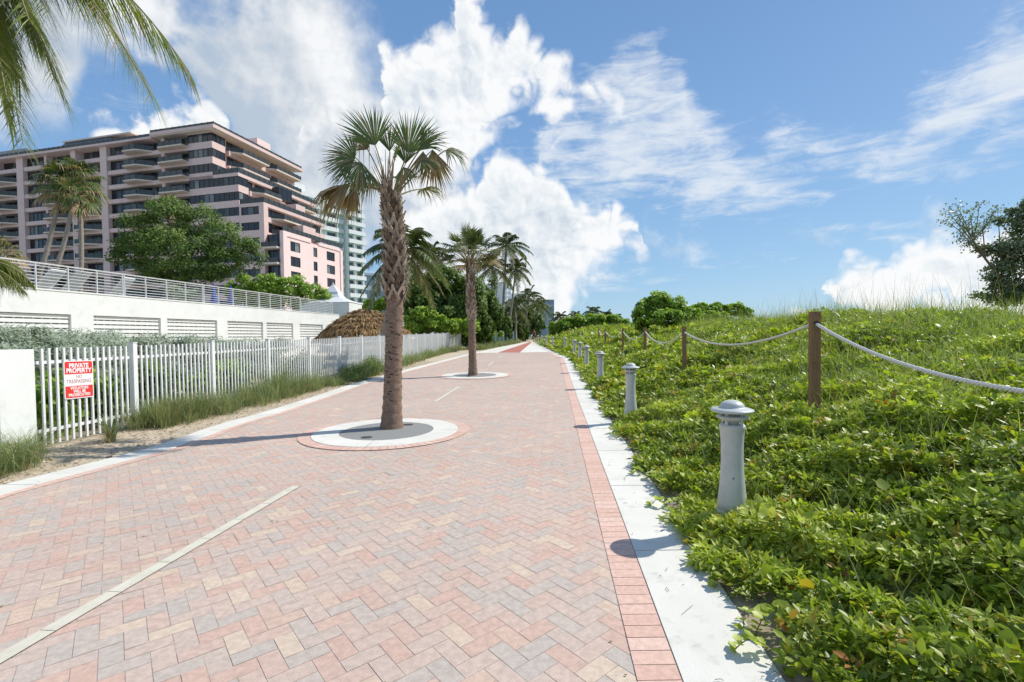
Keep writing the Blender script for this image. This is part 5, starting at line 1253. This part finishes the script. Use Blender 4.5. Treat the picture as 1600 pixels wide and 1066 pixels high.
# silver hedge behind the fence and green garden shrubs
bl = []
for i in range(15):
    t = i/14; px = -60+490*t; d = 8.4+10.8*t**1.1; top = (1.98-.33*t)+random.uniform(-.08, .08)
    c = D(px, 527, d); bl.append(((c[0], d, top-.55), (.85, .75, .56))); bl.append(((c[0]+.25, d-.35, .5), (.8, .7, .55)))
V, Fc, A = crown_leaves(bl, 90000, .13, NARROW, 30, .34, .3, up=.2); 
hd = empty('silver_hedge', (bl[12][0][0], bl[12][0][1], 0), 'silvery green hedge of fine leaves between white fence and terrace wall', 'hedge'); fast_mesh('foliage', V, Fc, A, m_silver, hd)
mb = MB()
for b in bl[::2]: mb.tube([(b[0][0], b[0][1], 0), (b[0][0]+.1, b[0][1], b[0][2])], [.03, .015], 6)
mb.build('stems', m_limb, hd)
for i, (px, d, lab, mt) in enumerate(((92, 7.9, 'leafy green shrub seen through the pickets near the warning sign', m_sg), (225, 9.6, 'dark green shrub seen through the pickets left of the third post', m_sgd), (330, 12, 'green shrub poking leaves through the pickets in the middle of the fence', m_sg), (440, 15.5, 'thin shrub behind the fence where the hedge ends', m_sgd))):
    c = D(px, 527, d); c[0] = fx(d)-.75; plant('garden_shrub', lab, 'shrub', (c[0], d, 0), [((c[0], d, .5), (.5, .8, .48)), ((c[0]-.2, d+.8, .6), (.5, .7, .5)), ((c[0]-.1, d-.7, .4), (.4, .6, .4))], 2600, .11, mt, ROUND, sub=22, tr_r=.02)
# ------------------------------------------------------------ verge grass
parts = []
def tuft(x, y, n, H, W, spread=.05, tone=.55, lean=(.3, 1.0), out=None, seg=5):
    an = RNG.uniform(0, 6.28, n); r = np.abs(RNG.normal(0, spread, n)); P = np.stack([x+r*np.cos(an), y+r*np.sin(an), np.full(n, float(gz(y)))], 1)
    h = H*RNG.uniform(.5, 1.1, n); a = np.clip(RNG.normal(tone, .16, n), 0, 1); a = np.where(RNG.random(n) < .22, RNG.uniform(0, .25, n), a)
    V, Fc, m = blades(P, h, W*RNG.uniform(.7, 1.3, n), RNG.uniform(*lean, n), an+RNG.normal(0, .6, n), seg); (parts if out is None else out).append((V, Fc, np.repeat(a, m)))
random.seed(5)
y = 8.6
while y < 41:
    gapf = .5+.5*math.sin(y*1.1)+.2*math.sin(y*2.7)
    for k in range(3 if y < 20 else 2):
        xf = fx(y)+.12+random.uniform(0, .75)*random.random()*(1.0 if y < 30 else .7); far = y > 16
        H_ = (.52+.38*max(0, gapf))*random.uniform(.5, 1.3)*(1.0 if y < 14 else .85)
        tuft(xf, y+random.uniform(-.15, .15), 60 if not far else 40, H_, .007 if not far else .014, .12 if not far else .15, random.uniform(.5, .8), (.3, 1.15), seg=4)
    y += .17 if y < 16 else .30
y = 41.
while y < 63:
    for k in range(4): tuft(float(lk(y))-.62-random.uniform(0, 2.0), y+random.uniform(-.2, .2), 40, random.uniform(.35, .75), .03, .25, .62, seg=3)
    y += .45
for i in range(26):
    y_ = random.uniform(8.3, 13); tuft(fx(y_)+random.uniform(.45, .95), y_, 16, random.uniform(.10, .22), .006, .05, .25, seg=4)
V, Fc, A = join(parts); tag(fast_mesh('verge_grass', V, Fc, A, m_vg), 'blue green and straw coloured grass growing along the foot of the white fence', 'grass', kind='stuff')
def tuft_thing(name, lab, cat, x, y, spec, mat=m_vg):
    out = []; [tuft(x+s_[0], y+s_[1], *s_[2:], out=out) for s_ in spec]; V, Fc, A = join(out); tag(fast_mesh(name, V, Fc, A, mat), lab, cat)
g_ = G(5, 745); tuft_thing('grass_clump', 'soft green grass clump at the left edge in front of the white pier', 'grass clump', g_[0], g_[1], [(-.15, .3, 420, .62, .006, .12, .75, (.5, 1.25)), (-.5, .1, 320, .60, .006, .12, .7, (.5, 1.2)), (-.05, -.05, 200, .45, .005, .10, .7, (.5, 1.25)), (-.35, .65, 260, .6, .006, .12, .65)])
g_ = G(172, 690); tuft_thing('grass_tuft', 'single stiff pale tuft of broad blades at the fence foot, near the sign', 'grass tuft', g_[0], g_[1], [(0, 0, 60, .52, .02, .04, .8, (.2, .85)), (0, 0, 40, .2, .012, .05, .1, (.5, 1.2))])
for px, d, rr, lab in ((222, 8.9, .34, 'dense dark clump of weeds against the fence right of the stiff pale tuft'), (268, 9.7, .30, 'dark clump of weeds against the fence before the long grass starts')):
    p = D(px, 600, d); xx = fx(d)+.38; out = []
    for k in range(16): tuft(xx+random.uniform(-rr, rr)*.8, d+random.uniform(-.45, .45), 55, random.uniform(.38, .66), .009, .06, .42, (.2, .9), out=out)
    V, Fc, A = join(out); tag(fast_mesh('weed_clump', V, Fc, A, m_vg), lab, 'weeds')
bsx = G(566, 602); plant('dark_shrub', 'dark green spreading shrub at the fence foot left of the nearest palm trunk', 'shrub', (fx(17.2)+.55, 17.2, .1), [((fx(17.6)+.55, 17.6, .42), (.50, 1.3, .42)), ((fx(16.4)+.5, 16.4, .35), (.45, .9, .36)), ((fx(18.6)+.5, 18.8, .45), (.42, .9, .45))], 5200, .085, m_sgd, NARROW, sub=26, tr_r=.02, dark=.3)

n = 9000; yy = 4.5+RNG.random(n)**1.3*22; xx = np.array([random.uniform(fx(q) if q > 7 else -8, lk(q)-.45) for q in yy]); u_ = RNG.uniform(0, 6.28, n)
P = np.stack([xx, yy, gz(yy)+RNG.uniform(-.008, .012, n)], 1); V, Fc, m = leaves(DIAM, P, np.stack([np.cos(u_), np.sin(u_), RNG.normal(0, .15, n)], 1), np.array([[0, 0, 1.]])+RNG.normal(0, .25, (n, 3)), RNG.uniform(.015, .06, n))
m_chip = surf('mulch_chips', (.3, .18, .07), None, 9, .95, 0, 40, [(0, (.16, .10, .055)), (.4, (.42, .31, .18)), (.8, (.62, .50, .33)), (1, (.74, .64, .47))], 'v')
tag(fast_mesh('dry_mulch', V, Fc, np.repeat(RNG.random(n), m), m_chip), 'dry leaf mulch and chips lying on the sandy verge beside the fence', 'mulch', kind='stuff')
# ------------------------------------------------------------ fan palms on the terrace
def fanpalm(lab, base, crown, nf, Lf, seed, brown=.15, grp=None, r=.13, stub=False):
    random.seed(seed); base, crown = np.array(base, float), np.array(crown, float); e_ = empty('fan_palm', base, lab, 'palm tree', grp)
    mb = MB(); tr = [base+(crown-base)*t+np.array([.25*math.sin(t*3.1), 0, 0]) for t in np.linspace(0, 1, 8)]; mb.tube(tr, [r*(1.2-.35*t) for t in np.linspace(0, 1, 8)], 8); mb.build('trunk', m_ctrunk, e_, True)
    ps = []; st_ = MB()
    for i in range(nf):
        an = i*2.4; q = (i+.5)/nf; e2 = R(80-125*q+random.uniform(-8, 8)); dv = np.array([math.cos(an)*math.cos(e2), math.sin(an)*math.cos(e2), math.sin(e2)]); hub = crown+dv*Lf*random.uniform(.8, 1.15)
        V, Fc, A, st = fan_leaf(crown, hub, dv+np.array([0, 0, -.3]), np.array([-dv[0]*dv[2], -dv[1]*dv[2]-.3, 1.1-dv[2]**2]), Lf*random.uniform(.9, 1.15), spread=100, droop=.5, brown=brown+(.5 if q > .85 else 0), nseg=18, fold=.2, wseg=.034)
        # wider segments as there are fewer of them
        ps.append((V, Fc, A)); st_.tube(st, .02, 4)
    V, Fc, A = join(ps); c_ = fast_mesh('crown', V, Fc, A, m_fan, e_); st_.build('leaf_stalks', m_stalk, c_)
TB = lambda px, d: (D(px, 500, d)[0], d, 3.5)
fanpalm('fan palm with the most slanting trunk, leftmost of the three on the terrace', TB(40, 34), D(96, 290, 34), 34, 1.1, 61)
fanpalm('fan palm with a bent trunk in the middle of the three on the terrace', TB(62, 33), D(116, 308, 33), 28, .95, 62)
fanpalm('fan palm with an upright trunk, rightmost of the three on the terrace', TB(123, 35), D(122, 284, 35), 34, 1.1, 63)
fanpalm('fan palm whose crown shows above the big rounded tree', TB(268, 48), D(266, 326, 48), 28, 1.0, 64)
fanpalm('low yellowing fan palm at the left edge behind the railing', TB(8, 24), D(4, 398, 24), 18, .6, 65, .55)
random.seed(77)
mbv = None
coconut('young palm at the left edge with long strap leaves over the white wall', (D(-30, 500, 9.5)[0], 9.5, 0), D(-50, 415, 9.5), .09, 12, 1.3, 78, None, near=True, lf=.34, fr=[(R(-10), R(25), 1.15, .75, .1), (R(8), R(10), 1.1, .6, .1), (R(-40), R(20), 1.2, .7, .1), (R(30), R(30), 1.2, .7, .1), (R(60), R(40), 1.2, .6, .1), (R(100), R(35), 1.2, .6, .1), (R(150), R(30), 1.2, .6, .1), (R(190), R(30), 1.2, .6, .1), (R(230), R(20), 1.2, .6, .1), (R(270), R(30), 1.2, .6, .1), (R(0), R(70), 1.1, .4, .1), (R(-20), R(-10), 1.0, .5, .2)])

# green windscreen fence by the path end
m_wind = surf('green_windscreen', (.012, .06, .045), (.01, .045, .035), .8, .8)
a_, b_ = D(767, 527, 50), D(806, 527, 63); e_ = empty('windscreen_fence', a_, 'dark green windscreen fence left of the path end', 'fence'); mb = MB(); u_ = (b_-a_)[:2]; L = np.linalg.norm(u_)
K = 7
for k in range(K):
    p, q = a_+(b_-a_)*(k/K), a_+(b_-a_)*((k+1)/K-.004); mb.box8([(p[0], p[1], gz(p[1])), (p[0]+.04, p[1], gz(p[1])), (q[0]+.04, q[1], gz(q[1])), (q[0], q[1], gz(q[1])), (p[0], p[1], gz(p[1])+1.45), (p[0]+.04, p[1], gz(p[1])+1.45), (q[0]+.04, q[1], gz(q[1])+1.45), (q[0], q[1], gz(q[1])+1.45)])
mb.build('mesh_panel', m_wind, e_)
for k in range(K+1):
    p = a_+(b_-a_)*(k/K); mb = MB(); mb.tube([(p[0]+.05, p[1], gz(p[1])), (p[0]+.05, p[1], gz(p[1])+1.55)], .03, 6); mb.build('post', m_rail, e_)

# ------------------------------------------------------------ runner far down the path
m_skin = surf('skin', (.36, .20, .13), (.33, .18, .115), 5, .6); m_top = surf('rust_top', (.36, .09, .06), (.3, .07, .05), 5, .8); m_shorts = surf('black_shorts', (.02, .02, .022), (.015, .015, .016), 5, .8); m_hair = surf('brown_hair', (.08, .04, .02), (.05, .03, .015), 8, .7)
def skinfig(name, verts, edges, radii, mat, parent, sub=2):
    me = bpy.data.meshes.new(name); me.from_pydata(verts, edges, []); o = bpy.data.objects.new(name, me); COL.objects.link(o)
    md = o.modifiers.new('s', 'SKIN'); me.skin_vertices.new() if not me.skin_vertices else None
    for i, r in enumerate(radii): me.skin_vertices[0].data[i].radius = (r, r)
    me.skin_vertices[0].data[0].use_root = True; o.modifiers.new('d', 'SUBSURF').render_levels = sub
    o.modifiers['d'].levels = sub; bpy.context.view_layer.update()
    m2 = bpy.data.meshes.new_from_object(o.evaluated_get(bpy.context.evaluated_depsgraph_get())); COL.objects.unlink(o); bpy.data.objects.remove(o)
    m2.materials.clear(); m2.materials.append(mat); m2.shade_smooth(); m2.name = name; o = bpy.data.objects.new(name, m2); COL.objects.link(o); o.parent = parent; return o
pp = D(834.5, 535, 66); rn = bpy.data.objects.new('person', None); COL.objects.link(rn); rn.location = (pp[0], pp[1], float(gz(pp[1]))+.0)
tag(rn, 'person in a rust top and black shorts running on the path', 'person')
bv = [(0, 0, .95), (0, -.02, 1.15), (0, -.04, 1.38), (0, -.05, 1.50), (0, -.07, 1.60), (0, -.08, 1.70),        # pelvis..head
      (-.16, -.04, 1.42), (-.22, .10, 1.20), (-.20, -.10, 1.06), (-.19, -.17, 1.08),                            # left arm
      (.16, -.04, 1.42), (.23, -.10, 1.18), (.17, -.30, 1.24), (.155, -.37, 1.27),                               # right arm
      (-.09, 0, .90), (-.10, -.22, .55), (-.10, -.10, .10), (-.10, -.22, .035),                                   # front leg
      (.09, 0, .90), (.10, .06, .50), (.10, .40, .34), (.10, .44, .24)]
be = [(0, 1), (1, 2), (2, 3), (3, 4), (4, 5), (2, 6), (6, 7), (7, 8), (8, 9), (2, 10), (10, 11), (11, 12), (12, 13), (0, 14), (14, 15), (15, 16), (16, 17), (0, 18), (18, 19), (19, 20), (20, 21)]
br = [.125, .11, .125, .055, .075, .085, .055, .043, .034, .03, .055, .043, .034, .03, .09, .065, .042, .035, .09, .065, .042, .035]
skinfig('body', bv, be, br, m_skin, rn)
skinfig('top', [(0, -.01, 1.02), (0, -.02, 1.16), (0, -.04, 1.38), (-.13, -.04, 1.42), (.13, -.04, 1.42)], [(0, 1), (1, 2), (2, 3), (2, 4)], [.135, .128, .14, .075, .075], m_top, rn)
skinfig('shorts', [(0, 0, .97), (-.09, -.02, .88), (-.095, -.10, .72), (.09, .0, .88), (.095, .03, .70)], [(0, 1), (1, 2), (0, 3), (3, 4)], [.145, .105, .095, .105, .095], m_shorts, rn)
skinfig('hair', [(0, -.06, 1.73), (0, -.0, 1.68), (0, .06, 1.58)], [(0, 1), (1, 2)], [.085, .075, .03], m_hair, rn)
